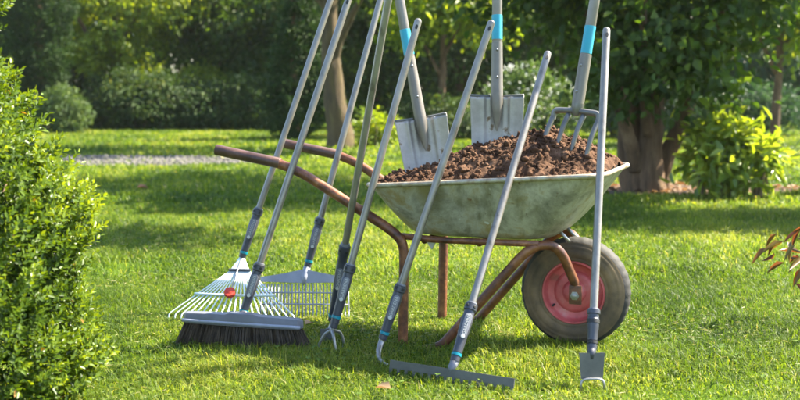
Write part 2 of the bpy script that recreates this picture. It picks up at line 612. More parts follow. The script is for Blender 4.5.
def grass_zone(y0, y1, margin, dens, h, w, seed):
    """blades in the strip the camera could see, with some margin to the sides"""
    half = lambda y: 0.36 * y + margin
    area = (y1 - y0) * (half(y0) + half(y1))
    n = int(area * dens)
    y = rng.uniform(y0, y1, int(n * 1.6))
    x = rng.uniform(-half(y1), half(y1), len(y))
    ok = np.abs(x) < half(y)
    x, y = x[ok][:n], y[ok][:n]
    # tufts: pull blades together a little
    x = x + vnoise(x, y, 40, seed=1) * 0.010
    y = y + vnoise(x, y, 40, seed=2) * 0.010
    thin = rng.random(len(x)) < np.clip(0.80 + 0.30 * vnoise(x, y, 5, seed=3), 0.25, 1)
    bed = ((x - BED_C[0]) / BED_R[0]) ** 2 + ((y - BED_C[1]) / BED_R[1]) ** 2 < 0.9 + 0.25 * rng.random(len(x))
    wob = 0.16 * vnoise(x, y, 3.0, seed=31)
    pth = in_poly(x, y + wob, PATH_POLY) & in_poly(x, y - wob, PATH_POLY) & (rng.random(len(x)) < 0.95)
    ok = thin & ~bed & ~pth
    x, y = x[ok], y[ok]
    n = len(x)
    hh = h * (1 + 0.28 * vnoise(x, y, 7, seed=4)) * rng.uniform(0.55, 1.25, n)
    hh = np.clip(hh, h * 0.35, h * 1.9)
    ww = w * rng.uniform(0.7, 1.3, n)
    az = rng.uniform(0, 2 * np.pi, n)
    lean = np.clip(rng.normal(1.15, 0.65, n), 0.05, 2.4)
    dx, dy = np.cos(az), np.sin(az)
    # width direction, partly turned
    tw = az + np.pi / 2 + rng.normal(0, 0.5, n)
    sx, sy = np.cos(tw) * ww / 2, np.sin(tw) * ww / 2
    B = np.stack([x, y, np.zeros(n)], 1)
    m1 = B + np.stack([dx * lean * hh * 0.28, dy * lean * hh * 0.28, hh * 0.55], 1)
    tp = B + np.stack([dx * lean * hh * 0.95, dy * lean * hh * 0.95, hh * np.clip(1 - 0.35 * (lean - 0.5), 0.45, 1.1)], 1)
    S = np.stack([sx, sy, np.zeros(n)], 1)
    v = np.stack([B - S, B + S, m1 + S * 0.85, m1 - S * 0.85, tp], 1).reshape(-1, 3)
    base = (np.arange(n) * 5)[:, None]
    quad = base + np.array([0, 1, 2, 3])
    tri = base + np.array([3, 2, 4])
    loops = np.concatenate([quad, tri], 1).ravel()
    starts = (np.arange(n)[:, None] * 7 + np.array([0, 4])).ravel()
    t = 0.42 + 0.16 * vnoise(x, y, 2.2, seed=5) + 0.10 * vnoise(x, y, 9, seed=6) + rng.normal(0, 0.20, n)
    t = np.clip(t, 0, 0.86)
    dry = rng.random(n) < 0.012
    t[dry] = rng.uniform(0.92, 1, dry.sum())
    return v, loops, starts, np.repeat(t, 2)


def build_thatch_glints():
    """flattened and cut blades lying low in the sward, pale ones also painted as glints"""
    n = 46000
    y = rng.uniform(2.5, 8.0, n)
    x = rng.uniform(-1, 1, n) * (0.36 * y + 0.5)
    ok = rng.random(n) < np.clip(0.35 + 0.45 * vnoise(x, y, 3.5, seed=41), 0.05, 1)
    x, y = x[ok], y[ok]
    n = len(x)
    a_ = rng.uniform(0, 2 * np.pi, n)
    pos = np.stack([x, y, rng.uniform(0.006, 0.026, n)], 1)
    d = np.stack([np.cos(a_), np.sin(a_), rng.uniform(-0.12, 0.3, n)], 1)
    nn = np.stack([rng.normal(0, 0.3, n), rng.normal(0, 0.3, n), np.ones(n)], 1)
    L = rng.uniform(0.014, 0.036, n)
    t = np.where(rng.random(n) < 0.35, rng.uniform(0.7, 1.0, n), rng.uniform(0.0, 0.5, n))  # pale share: dry blades, and lawn glints put into the tint
    me = leaf_mesh("lawn_thatch_glints", pos, d, nn, L, np.full(n, 0.0034), t, fold=0.1, droop=0.15)
    tag(link("lawn_thatch_glints", me, M['thatch_glints'], smooth=False), "flattened and dry grass blades low in the lawn, pale ones also painted as glints", "grass", kind='stuff')


def build_grass():
    V, L, S, T = [], [], [], []
    nv = nl = 0
    for args in ((2.4, 5.2, 0.9, 20000, 0.033, 0.0031, 1),
                 (5.2, 8.5, 1.4, 6600, 0.036, 0.0052, 2),
                 (8.5, 14.0, 2.2, 1500, 0.045, 0.012, 3),
                 (14.0, 26.0, 3.5, 520, 0.052, 0.022, 4)):
        v, l, s, t = grass_zone(*args)
        V.append(v); L.append(l + nv); S.append(s + nl); T.append(t)
        nv += len(v); nl += len(l)
    me = np_mesh("grass", np.concatenate(V), np.concatenate(L), np.concatenate(S), np.concatenate(T))
    o = link("grass", me, M['grass'], smooth=False)
    tag(o, "short uneven green lawn grass growing all round the wheelbarrow", "grass", kind='stuff')


build_grass()
build_thatch_glints()


def clover():
    n = 3000
    y = rng.uniform(2.6, 7.0, n)
    x = rng.uniform(-1, 1, n) * (0.36 * y + 0.4)
    ok = (vnoise(x, y, 4.5, seed=21) + rng.normal(0, 0.35, n)) > 0.35
    x, y = x[ok], y[ok]
    n = len(x)
    P, D, Nn, T = [], [], [], []
    h = rng.uniform(0.018, 0.042, n)
    t0 = rng.uniform(0.15, 0.8, n)
    for k in range(3):
        a_ = rng.uniform(0, 0.6, n) + k * 2.094
        P.append(np.stack([x, y, h], 1))
        D.append(np.stack([np.cos(a_), np.sin(a_), rng.uniform(-0.1, 0.3, n)], 1))
        Nn.append(np.stack([rng.normal(0, 0.2, n), rng.normal(0, 0.2, n), np.ones(n)], 1))
        T.append(t0)
    P, D, Nn, T = map(np.concatenate, (P, D, Nn, T))
    L = rng.uniform(0.007, 0.012, len(P))
    me = leaf_mesh("lawn_clover", P, D, Nn, L, L * 0.95, T, fold=0.08, droop=0.05)
    tag(link("lawn_clover", me, M['clover'], smooth=False), "small round clover leaves mixed into the lawn in the foreground", "clover", kind='stuff')


clover()


def pebbles():
    n = 2600
    x = rng.uniform(-8, -1.5, n * 2)
    y = rng.uniform(12.8, 15.2, n * 2)
    ok = in_poly(x, y, PATH_POLY)
    x, y = x[ok], y[ok]
    base = bmesh.new()
    bmesh.ops.create_icosphere(base, subdivisions=1, radius=1)
    bv = np.array([v.co[:] for v in base.verts])
    bf = np.array([[v.index for v in f.verts] for f in base.faces])
    base.free()
    n = len(x)
    s = rng.uniform(0.010, 0.035, n)
    sc = rng.uniform(0.6, 1.3, (n, 1, 3)) * np.array([1, 1, 0.6])
    v = bv[None] * sc * s[:, None, None] + np.stack([x, y, s * 0.25], 1)[:, None, :]
    f = (bf[None] + (np.arange(n) * len(bv))[:, None, None]).reshape(-1)
    me = np_mesh("path_gravel", v.reshape(-1, 3), f, np.arange(n * len(bf)) * 3)
    tag(link("path_gravel", me, M['stone'], smooth=False), "loose grey stones scattered over the garden path", "gravel", kind='stuff')


pebbles()

# ------------------------------------------------------------------ wheelbarrow
YAW = math.radians(20)
HUB = Vector((0.618, 3.89, 0))
FWD = Vector((math.cos(YAW), -math.sin(YAW), 0))
LAT = Vector((math.sin(YAW), math.cos(YAW), 0))
UP = Vector((0, 0, 1))


def wb(u, v, z):
    return HUB + FWD * u + LAT * v + UP * z


barrow = thing("wheelbarrow", "old wheelbarrow with galvanised tray, rusty brown tube frame and red wheel", "wheelbarrow", HUB)


def rim_z(u):
    return 0.564 + (u + 0.68) * 0.07


def tray_section(t, inset=0.0):
    """t = 0 bottom .. 1 rim: rounded rectangle outline"""
    e = t ** 0.8
    u0 = -0.565 + (-0.685 + 0.565) * e + inset
    u1 = -0.06 + (0.135 + 0.06) * e - inset
    hv = 0.19 + (0.30 - 0.19) * e - inset
    rc = 0.11 + (0.085 - 0.11) * t
    out = []
    for cu, cv, a0 in ((u1 - rc, hv - rc, 0), (u0 + rc, hv - rc, 90), (u0 + rc, -hv + rc, 180), (u1 - rc, -hv + rc, 270)):
        for k in range(7):
            a = math.radians(a0 + 90 * k / 6)
            out.append((cu + rc * math.cos(a), cv + rc * math.sin(a)))
    return out


def build_tray():
    bm = bmesh.new()
    N = 12

    def shell(inset, flip):
        rings = []
        for i in range(N + 1):
            t = i / N
            ring = []
            for (u, v) in tray_section(t, inset):
                zb = 0.392 + inset
                z = zb + (rim_z(u) - zb) * t
                ring.append(bm.verts.new(wb(u, v, z)))
            rings.append(ring)
        # softened bottom
        c = [bm.verts.new(wb(-0.3125 + (u + 0.3125) * 0.86, v * 0.80, 0.383 + inset)) for (u, v) in tray_section(0, inset)]
        rings.insert(0, c)
        k = len(c)
        for A, B in zip(rings, rings[1:]):
            for j in range(k):
                bm.faces.new((A[j], A[(j + 1) % k], B[(j + 1) % k], B[j]))
        bm.faces.new(c)
        return rings[-1]

    o = shell(0.0, False)
    i = shell(0.004, True)
    k = len(o)
    for j in range(k):
        bm.faces.new((o[j], o[(j + 1) % k], i[(j + 1) % k], i[j]))
    tr = from_bm("tray", bm, M['tray'], barrow, auto=50)
    bm = bmesh.new()
    pts = [wb(u, v, rim_z(u)) for (u, v) in tray_section(1, -0.004)]
    # front lip is flared a little
    pts = pts + [pts[0], pts[1]]
    rings = tube(bm, pts, 0.0085, 10, caps=False)
    from_bm("rim", bm, M['rim'], tr)


build_tray()

# handles: one tube from the grip down to the ground leg on each side
def handle_side(s):
    b = -0.27 * s
    v = lambda k: -k * s
    near = s == 1
    path = [wb(-1.267, v(.27), .676), wb(-0.975, v(.268), .626), wb(-0.60, v(.235), .405), wb(-0.56, v(.225), .36), wb(-0.565, v(.225), -0.01)]
    pts = fillet(path, [0.10, 0.06, 0.05], 8)
    # resample long spans so the shading stays smooth
    bm = bmesh.new()
    r = 0.0175
    tube(bm, pts, r, 16)
    h = from_bm("handle_tube", bm, M['rust'], barrow, auto=50)
    # grip sleeve
    d = (path[1] - path[0]).normalized()
    bm = bmesh.new()
    lathe(bm, path[0] - d * 0.004, d, [(0, 0.014), (0.002, 0.0195), (0.26, 0.0195), (0.262, 0.0178)], 18)
    from_bm("grip_sleeve", bm, M['handle'], h, auto=40)
    bm = bmesh.new()
    lathe(bm, path[0] - d * 0.006, d, [(0, 0.010), (0.002, 0.0125), (0.006, 0.0125)], 14)
    from_bm("end_plug", bm, M['black'], h, auto=40)
    # front stay: from the ground up to an arch and down to the axle
    path = [wb(-0.50, v(.225), -0.012), wb(-0.43, v(.222), 0.0), wb(-0.115, v(.20), .372), wb(-0.03, v(.155), .372), wb(0.022, v(.088), .215), wb(0.022, v(.088), .17)]
    pts = fillet(path, [0.04, 0.075, 0.07, 0.02], 8)
    bm = bmesh.new()
    tube(bm, pts, 0.0165, 16)
    f = from_bm("front_stay", bm, M['rust'], barrow, auto=50)
    # axle plate on the stay
    bm = bmesh.new()
    box(bm, wb(0.020, v(.1065), .195), FWD, LAT, UP, 0.044, 0.007, 0.066, 0.003)
    from_bm("axle_plate", bm, M['rust'], f, auto=30)
    # rail under the tray edge
    bm = bmesh.new()
    tube(bm, fillet([wb(-0.575, v(.215), .385), wb(-0.44, v(.205), .376), wb(-0.09, v(.195), .378)], 0.05, 5), 0.0115, 10)
    from_bm("tray_rail", bm, M['rust'], barrow)


handle_side(1)
handle_side(-1)


def barrow_bits():
    # cross bars between the two sides
    for u, z in ((-0.50, 0.368), (-0.30, 0.368)):
        bm = bmesh.new()
        tube(bm, [wb(u, -0.185, z), wb(u, 0, z), wb(u, 0.185, z)], 0.011, 10)
        from_bm("cross_bar", bm, M['rust'], barrow)
    # pale front brace between tray nose and the stays
    for s in (-1, 1):
        bm = bmesh.new()
        tube(bm, [wb(-0.055, 0.06 * s, .415), wb(-0.012, 0.06 * s, .370)], 0.006, 8)
        from_bm("nose_brace", bm, M['steel'], barrow)
    # white plastic-looking bracket below the tray
    bm = bmesh.new()
    c = wb(-0.475, -0.19, 0.358)
    vs = [c + FWD * -0.018 + UP * 0.012, c + FWD * 0.02 + UP * 0.012, c + FWD * 0.004 - UP * 0.02]
    a = [bm.verts.new(q) for q in vs]
    b = [bm.verts.new(q + LAT * 0.008) for q in vs]
    bm.faces.new(a)
    bm.faces.new(b[::-1])
    for i in range(3):
        bm.faces.new((a[i], a[(i + 1) % 3], b[(i + 1) % 3], b[i]))
    from_bm("bracket", bm, M['white'], barrow, smooth=False)
    # wheel
    wheel = bpy.data.objects.new("wheel", None)
    wheel.parent = barrow
    wheel.location = (0, 0, 0.19)
    COL.objects.link(wheel)
    c = wb(0, 0, 0.19)
    prof = [(-0.037, 0.108), (-0.043, 0.114), (-0.0445, 0.120), (-0.0425, 0.122), (-0.0470, 0.126), (-0.0482, 0.138), (-0.0482, 0.150), (-0.0462, 0.152), (-0.0470, 0.157), (-0.0440, 0.166), (-0.0410, 0.168), (-0.0405, 0.172), (-0.036, 0.178)]
    tread = [(-0.036, 0.178), (-0.028, 0.186), (-0.014, 0.1905), (0, 0.192), (0.014, 0.1905), (0.028, 0.186), (0.036, 0.178)]

    def ring_surface(profile, seg=72, mod=None):
        bm = bmesh.new()
        rings = []
        for k in range(seg):
            a = 2 * math.pi * k / seg
            dirv = FWD * math.cos(a) + UP * math.sin(a)
            rings.append([bm.verts.new(c + LAT * l + dirv * (r + (mod(k, l, r) if mod else 0))) for l, r in profile])
        for k in range(seg):
            A, B = rings[k], rings[(k + 1) % seg]
            for j in range(len(profile) - 1):
                bm.faces.new((A[j], A[j + 1], B[j + 1], B[j]))
        return bm

    ty = from_bm("tyre", ring_surface(tread + [(0.043, 0.166), (0.047, 0.15), (0.047, 0.132), (0.043, 0.116), (0.037, 0.108), (0.0, 0.104), (-0.037, 0.108)], 144,
                                      lambda k, l, r: (0.0016 if (k % 4 < 2) else 0.0) if r > 0.184 else 0), M['tyre'], wheel, auto=60)
    from_bm("sidewall", ring_surface([(-0.0375, 0.1065)] + [(l - 0.0012, r) for l, r in prof], 72), M['mud'], ty)
    disc = [(-0.040, 0.112), (-0.0455, 0.109), (-0.0455, 0.105), (-0.040, 0.101), (-0.020, 0.098), (-0.016, 0.092), (-0.014, 0.074), (-0.022, 0.070), (-0.026, 0.060), (-0.026, 0.042), (-0.036, 0.036), (-0.046, 0.028), (-0.048, 0.001)]
    full = disc + [(0.048, 0.001), (0.046, 0.028), (0.036, 0.034), (0.028, 0.04), (0.022, 0.094), (0.041, 0.103), (0.043, 0.108), (0.040, 0.112)]
    from_bm("wheel_rim", ring_surface(full, 64), M['hub'], wheel, auto=50)
    bm = bmesh.new()
    va = math.radians(215)
    vd = FWD * math.cos(va) + UP * math.sin(va)
    tube(bm, [c + vd * 0.088 - LAT * 0.015, c + vd * 0.086 - LAT * 0.045], 0.004, 8)
    from_bm("valve", bm, M['black'], wheel)
    for s in (-1, 1):
        bm = bmesh.new()
        cc = wb(0.018, 0.109 * s, 0.192)
        lathe(bm, cc, LAT * s, [(0, 0.016), (0.003, 0.016), (0.0035, 0.0105), (0.012, 0.0105), (0.013, 0.008)], 6)
        from_bm("axle_nut", bm, M['steel'], wheel, auto=30)
    bm = bmesh.new()
    tube(bm, [wb(0.015, -0.108, .192), wb(0.008, 0, .19), wb(0.015, .108, .192)], 0.009, 10)
    from_bm("axle", bm, M['darksteel'], wheel)


barrow_bits()

# ------------------------------------------------------------------ soil heap
CREST = [(-0.70, 0.565), (-0.655, 0.60), (-0.50, 0.622), (-0.446, 0.668), (-0.353, 0.708), (-0.261, 0.722), (-0.171, 0.75), (-0.106, 0.762), (0.007, 0.714), (0.094, 0.668), (0.135, 0.63)]
CU = np.array([c[0] for c in CREST])
CZ = np.array([c[1] for c in CREST])


def soil_base(u, v):
    """smooth surface of the heap"""
    zr = 0.564 + (u + 0.68) * 0.07 - 0.008
    crest = np.interp(u, CU, CZ)
    w = np.clip(1 - (np.abs(v - 0.02) / 0.30) ** 1.7, 0, 1)
    return zr + (crest - zr) * w


def build_soil():
    nu, nv_ = 210, 130
    us = np.linspace(-0.678, 0.128, nu)
    vs = np.linspace(-0.293, 0.293, nv_)
    U, V_ = np.meshgrid(us, vs, indexing='ij')
    # pinch the grid inside the rounded corners of the tray
    rc = 0.085
    cu = np.where(U > -0.275, np.maximum(U - (0.128 - rc), 0), np.maximum((-0.678 + rc) - U, 0))
    lim = 0.293 - rc + np.sqrt(np.maximum(rc ** 2 - cu ** 2, 0))
    V_ = V_ / 0.293 * lim
    Z = soil_base(U, V_)
    D = np.zeros_like(Z)
    for i in range(nu):
        for j in range(nv_):
            q = Vector((U[i, j], V_[i, j], 0.3))
            edge = min(1, (lim[i, j] - abs(V_[i, j])) / 0.03 + 0.2)
            n1 = noise.fractal(q * 11, 0.9, 2.0, 5) * 0.018
            vr = noise.voronoi(q * 28)[0]
            n2 = (0.35 - vr[0]) * 0.009
            n3 = noise.fractal(q * 60, 0.6, 2.0, 4) * 0.007
            D[i, j] = (n1 + n2 + n3) * edge
    Z = Z + D
    base = np.array(HUB)
    P = base + U[..., None] * np.array(FWD) + V_[..., None] * np.array(LAT) + Z[..., None] * np.array([0, 0, 1])
    idx = np.arange(nu * nv_).reshape(nu, nv_)
    q = np.stack([idx[:-1, :-1], idx[1:, :-1], idx[1:, 1:], idx[:-1, 1:]], -1).reshape(-1, 4)
    verts = [P.reshape(-1, 3)]
    loops = [q.ravel()]
    starts = [np.arange(len(q)) * 4]
    nv = nu * nv_
    nl = len(q) * 4
    # clods lying on the heap
    b = bmesh.new()
    bmesh.ops.create_icosphere(b, subdivisions=2, radius=1)
    bv = np.array([v.co[:] for v in b.verts])
    bf = np.array([[v.index for v in f.verts] for f in b.faces])
    b.free()
    for k in range(2300):
        u = rng.uniform(-0.65, 0.10)
        v = rng.uniform(-0.27, 0.24)
        s = float(np.clip(rng.lognormal(math.log(0.0036), 0.60), 0.0018, 0.0115))
        i = int(np.clip(np.searchsorted(us, u), 0, nu - 1))
        j = int(np.clip((v / lim[i, 0] if lim[i, 0] else 0) * (nv_ / 2) + nv_ / 2, 0, nv_ - 1))
        if abs(v) > lim[i, 0] - s - 0.012:
            continue
        z = Z[i, j] + s * 0.35
        off = Vector(rng.uniform(0, 50, 3))
        rr = np.array([1 + 0.85 * noise.fractal(Vector(w) * 1.5 + off, 0.8, 2, 4) for w in bv])
        sc = rng.uniform(0.7, 1.3, 3)
        cl = bv * rr[:, None] * sc * s
        cen = base + u * np.array(FWD) + v * np.array(LAT) + np.array([0, 0, z])
        verts.append(cl + cen)
        loops.append((bf + nv).ravel())
        starts.append(np.arange(len(bf)) * 3 + nl)
        nv += len(bv)
        nl += len(bf) * 3
    me = np_mesh("soil_heap", np.concatenate(verts), np.concatenate(loops), np.concatenate(starts))
    o = link("soil_heap", me, M['soil'], smooth=False)
    tag(o, "crumbly brown heap of garden soil filling the wheelbarrow tray", "soil")


build_soil()


# ------------------------------------------------------------------ digging tools standing in the soil
def frame_from(o_px, a_px, Y, lean):
    """origin at o_px; shaft axis runs to a_px in the picture plane and leans back by `lean` (dY per metre up)"""
    O = at(*o_px, Y)
    A = at(*a_px, Y)
    d = (A - O).normalized()
    d = (d + Vector((0, lean, 0))).normalized()
    return O, d


def shaft_set(root, O, a, n, s, r, L0, L1, b0, b1, grip=True):
    """painted shaft from L0 to L1 along a, with a turquoise band between b0 and b1 and a D grip on top"""
    bm = bmesh.new()
    lathe(bm, O, a, [(L0, r * 0.98), (L0 + 0.001, r), (L1, r * 0.92)], 20)
    sh = from_bm("shaft", bm, M['paintshaft'], root, auto=40)
    bm = bmesh.new()
    lathe(bm, O, a, [(b0, r * 0.9), (b0 + 0.001, r * 1.05), (b1 - 0.001, r * 1.05), (b1, r * 0.9)], 20)
    from_bm("colour_band", bm, M['band'], sh, auto=40)
    T = O + a * (L1 - 0.01)
    bm = bmesh.new()
    pts = fillet([T, T + a * 0.03, T + a * 0.06 + s * 0.055, T + a * 0.115 + s * 0.055, T + a * 0.115 - s * 0.055, T + a * 0.06 - s * 0.055, T + a * 0.03, T], 0.02, 5)
    tube(bm, pts, 0.012, 10)
    from_bm("hand_grip", bm, M['plastic'], root)


def spade(name, label, o_px, a_px, Y, lean, twist, w, Lb, band, sock, socktip):
    O, a = frame_from(o_px, a_px, Y, lean)
    side = Vector((math.cos(twist), math.sin(twist), 0))
    s = (side - a * side.dot(a)).normalized()
    n = s.cross(a).normalized()
    if n.y > 0: n = -n
    root = thing(name, label, "spade", O - a * Lb)
    # blade
    nx, ny = 44, 26
    verts, faces = [], []
    for j in range(ny + 1):
        t = j / ny
        hw = w / 2 * (1 - 0.10 * t)
        if t > 0.8:
            hw *= math.sqrt(max(0.02, 1 - ((t - 0.8) / 0.2) ** 2 * 0.85))
        for i in range(nx + 1):
            q = -1 + 2 * i / nx
            x = q * hw
            curve = 0.026 * q * q - 0.012                    # dished towards the front
            rib = 0.0055 * math.exp(-((abs(q) - 0.52) / 0.07) ** 2) * (1 - t) ** 0.5 + 0.0025 * math.exp(-((abs(q) - 0.26) / 0.05) ** 2) * (1 - t)
            bend = 0.012 * math.sin(math.pi * t)
            verts.append(O - a * (Lb * t) + s * x + n * (curve + rib - bend))
    me = bpy.data.meshes.new("blade")
    W = nx + 1
    for j in range(ny):
        for i in range(nx):
            faces.append((j * W + i, j * W + i + 1, (j + 1) * W + i + 1, (j + 1) * W + i))
    me.from_pydata([tuple(v) for v in verts], [], faces)
    bl = link("blade", me, M['spade'], root)
    so_ = bl.modifiers.new("thickness", 'SOLIDIFY')
    so_.thickness = 0.0025
    so_.offset = 0
    # rolled foot treads on the top edge
    for sg in (-1, 1):
        bm = bmesh.new()
        pts = []
        for k in range(9):
            q = sg * (0.26 + 0.73 * k / 8)
            pts.append(O + s * (q * w / 2) + n * (0.026 * q * q - 0.012 - 0.004) + a * 0.002)
        tube(bm, pts, 0.0062, 8)
        from_bm("foot_tread", bm, M['darksteel'], bl)
    # socket: pointed tongue on the blade growing into a tube
    bm = bmesh.new()
    r = 0.0185
    rings = []
    seg = 18
    for tt, rr, fl in ((-socktip, 0.002, 0.3), (-socktip * 0.8, 0.010, 0.45), (-socktip * 0.5, 0.0165, 0.7), (-0.02, 0.0215, 0.95), (0.03, 0.0215, 1), (sock * 0.6, 0.0205, 1), (sock, r * 1.06, 1), (sock + 0.001, r * 0.9, 1)):
        rings.append([bm.verts.new(O + a * tt + n * (-0.004 + 0.006 * (tt < 0) + 0.0) + s * (math.cos(2 * math.pi * k / seg) * rr) + n * (math.sin(2 * math.pi * k / seg) * rr * fl)) for k in range(seg)])
    for P, Q in zip(rings, rings[1:]):
        for k in range(seg):
            bm.faces.new((P[k], P[(k + 1) % seg], Q[(k + 1) % seg], Q[k]))
    bm.faces.new(rings[0]); bm.faces.new(rings[-1])
    sk = from_bm("socket", bm, M['taupe'], root, auto=40)
    for d in (0.35, 0.85):
        bm = bmesh.new()
        c = O + a * (sock * d) + n * 0.016
        lathe(bm, c, n, [(0, 0.0045), (0.004, 0.0045), (0.006, 0.003), (0.0066, 0.001)], 10)
        from_bm("rivet", bm, M['steel'], sk)
    shaft_set(root, O - n * 0.004, a, n, s, r, sock - 0.01, 0.80, band[0], band[1])
    return root


k1 = 4.06 / F_PX
spade("spade", "spade tilted left in the soil, nearest the barrow handles, with a ribbed blade",
      (420.5, 118.5), (400, 0), 4.05, 0.16, math.radians(6), 0.190, 0.27, (0.235, 0.330), 0.225, 0.120)
spade("spade", "upright spade with soil specks on its blade, between tilted spade and digging fork",
      (497, 96.5), (498.3, 0), 4.03, 0.14, math.radians(-4), 0.192, 0.27, (0.205, 0.295), 0.195, 0.125)


def digging_fork():
    Y = 3.84
    O = at(576.5, 112.5, Y)
    A = at(596.5, 0, Y)
    a = ((A - O).normalized() + Vector((0, 0.10, 0))).normalized()
    side = Vector((math.cos(math.radians(-38)), math.sin(math.radians(-38)), 0))
    s = (side - a * side.dot(a)).normalized()
    n = s.cross(a).normalized()
    if n.y > 0: n = -n
    root = thing("digging_fork", "four tined steel digging fork pushed into the top of the soil heap, leaning right", "garden fork", O - a * 0.22)
    bm = bmesh.new()
    hw = 0.088
    # crown: bar with rounded drops at both ends
    pts = fillet([O - s * hw - a * 0.03, O - s * hw + a * 0.002, O + a * 0.006, O + s * hw + a * 0.002, O + s * hw - a * 0.03], [0.02, 0.05, 0.02], 6)
    tube(bm, pts, 0.0105, 10)
    lathe(bm, O - a * 0.012, a, [(0, 0.009), (0.01, 0.016), (0.035, 0.021), (0.06, 0.021)], 16)
    from_bm("crown", bm, M['forksteel'], root, auto=50)
    for k in range(4):
        q = -hw + 2 * hw * k / 3
        top = O + s * q - a * (0.012 if k in (1, 2) else 0.024) + a * 0.004
        bm = bmesh.new()
        pts = spline([top, top - a * 0.06 + n * 0.022 - s * 0.004, top - a * 0.14 + n * 0.030 - s * 0.008, top - a * 0.23 + n * 0.012 - s * 0.01], 6)
        m_ = len(pts)
        tube(bm, pts, [0.0100 - 0.0045 * (i / (m_ - 1)) for i in range(m_)], 8)
        from_bm("tine", bm, M['forksteel'], root)
    r = 0.0185
    bm = bmesh.new()
    lathe(bm, O, a, [(0.03, 0.0215), (0.20, 0.0205), (0.201, 0.0186)], 20)
    sk = from_bm("socket", bm, M['taupe'], root, auto=40)
    for d in (0.07, 0.16):
        bm = bmesh.new()
        lathe(bm, O + a * d + n * 0.0195, n, [(0, 0.0045), (0.004, 0.0045), (0.006, 0.003), (0.0066, 0.001)], 10)
        from_bm("rivet", bm, M['steel'], sk)
    shaft_set(root, O, a, n, s, r, 0.19, 0.80, 0.203, 0.30)


digging_fork()


# ------------------------------------------------------------------ long handled tools
def text_mesh(txt, size):
    cu = bpy.data.curves.new("lettering", 'FONT')
    cu.body = txt
    cu.size = size
    cu.extrude = 0.0004
    cu.align_x = 'CENTER'
    cu.align_y = 'CENTER'
    cu.resolution_u = 2
    o = bpy.data.objects.new("lettering", cu)
    COL.objects.link(o)
    bpy.context.view_layer.update()
    me = bpy.data.meshes.new_from_object(o.evaluated_get(bpy.context.evaluated_depsgraph_get()))
    bpy.data.objects.remove(o)
    me.materials.clear()
    return me


LETTERS = text_mesh("GARDENA", 0.0145)


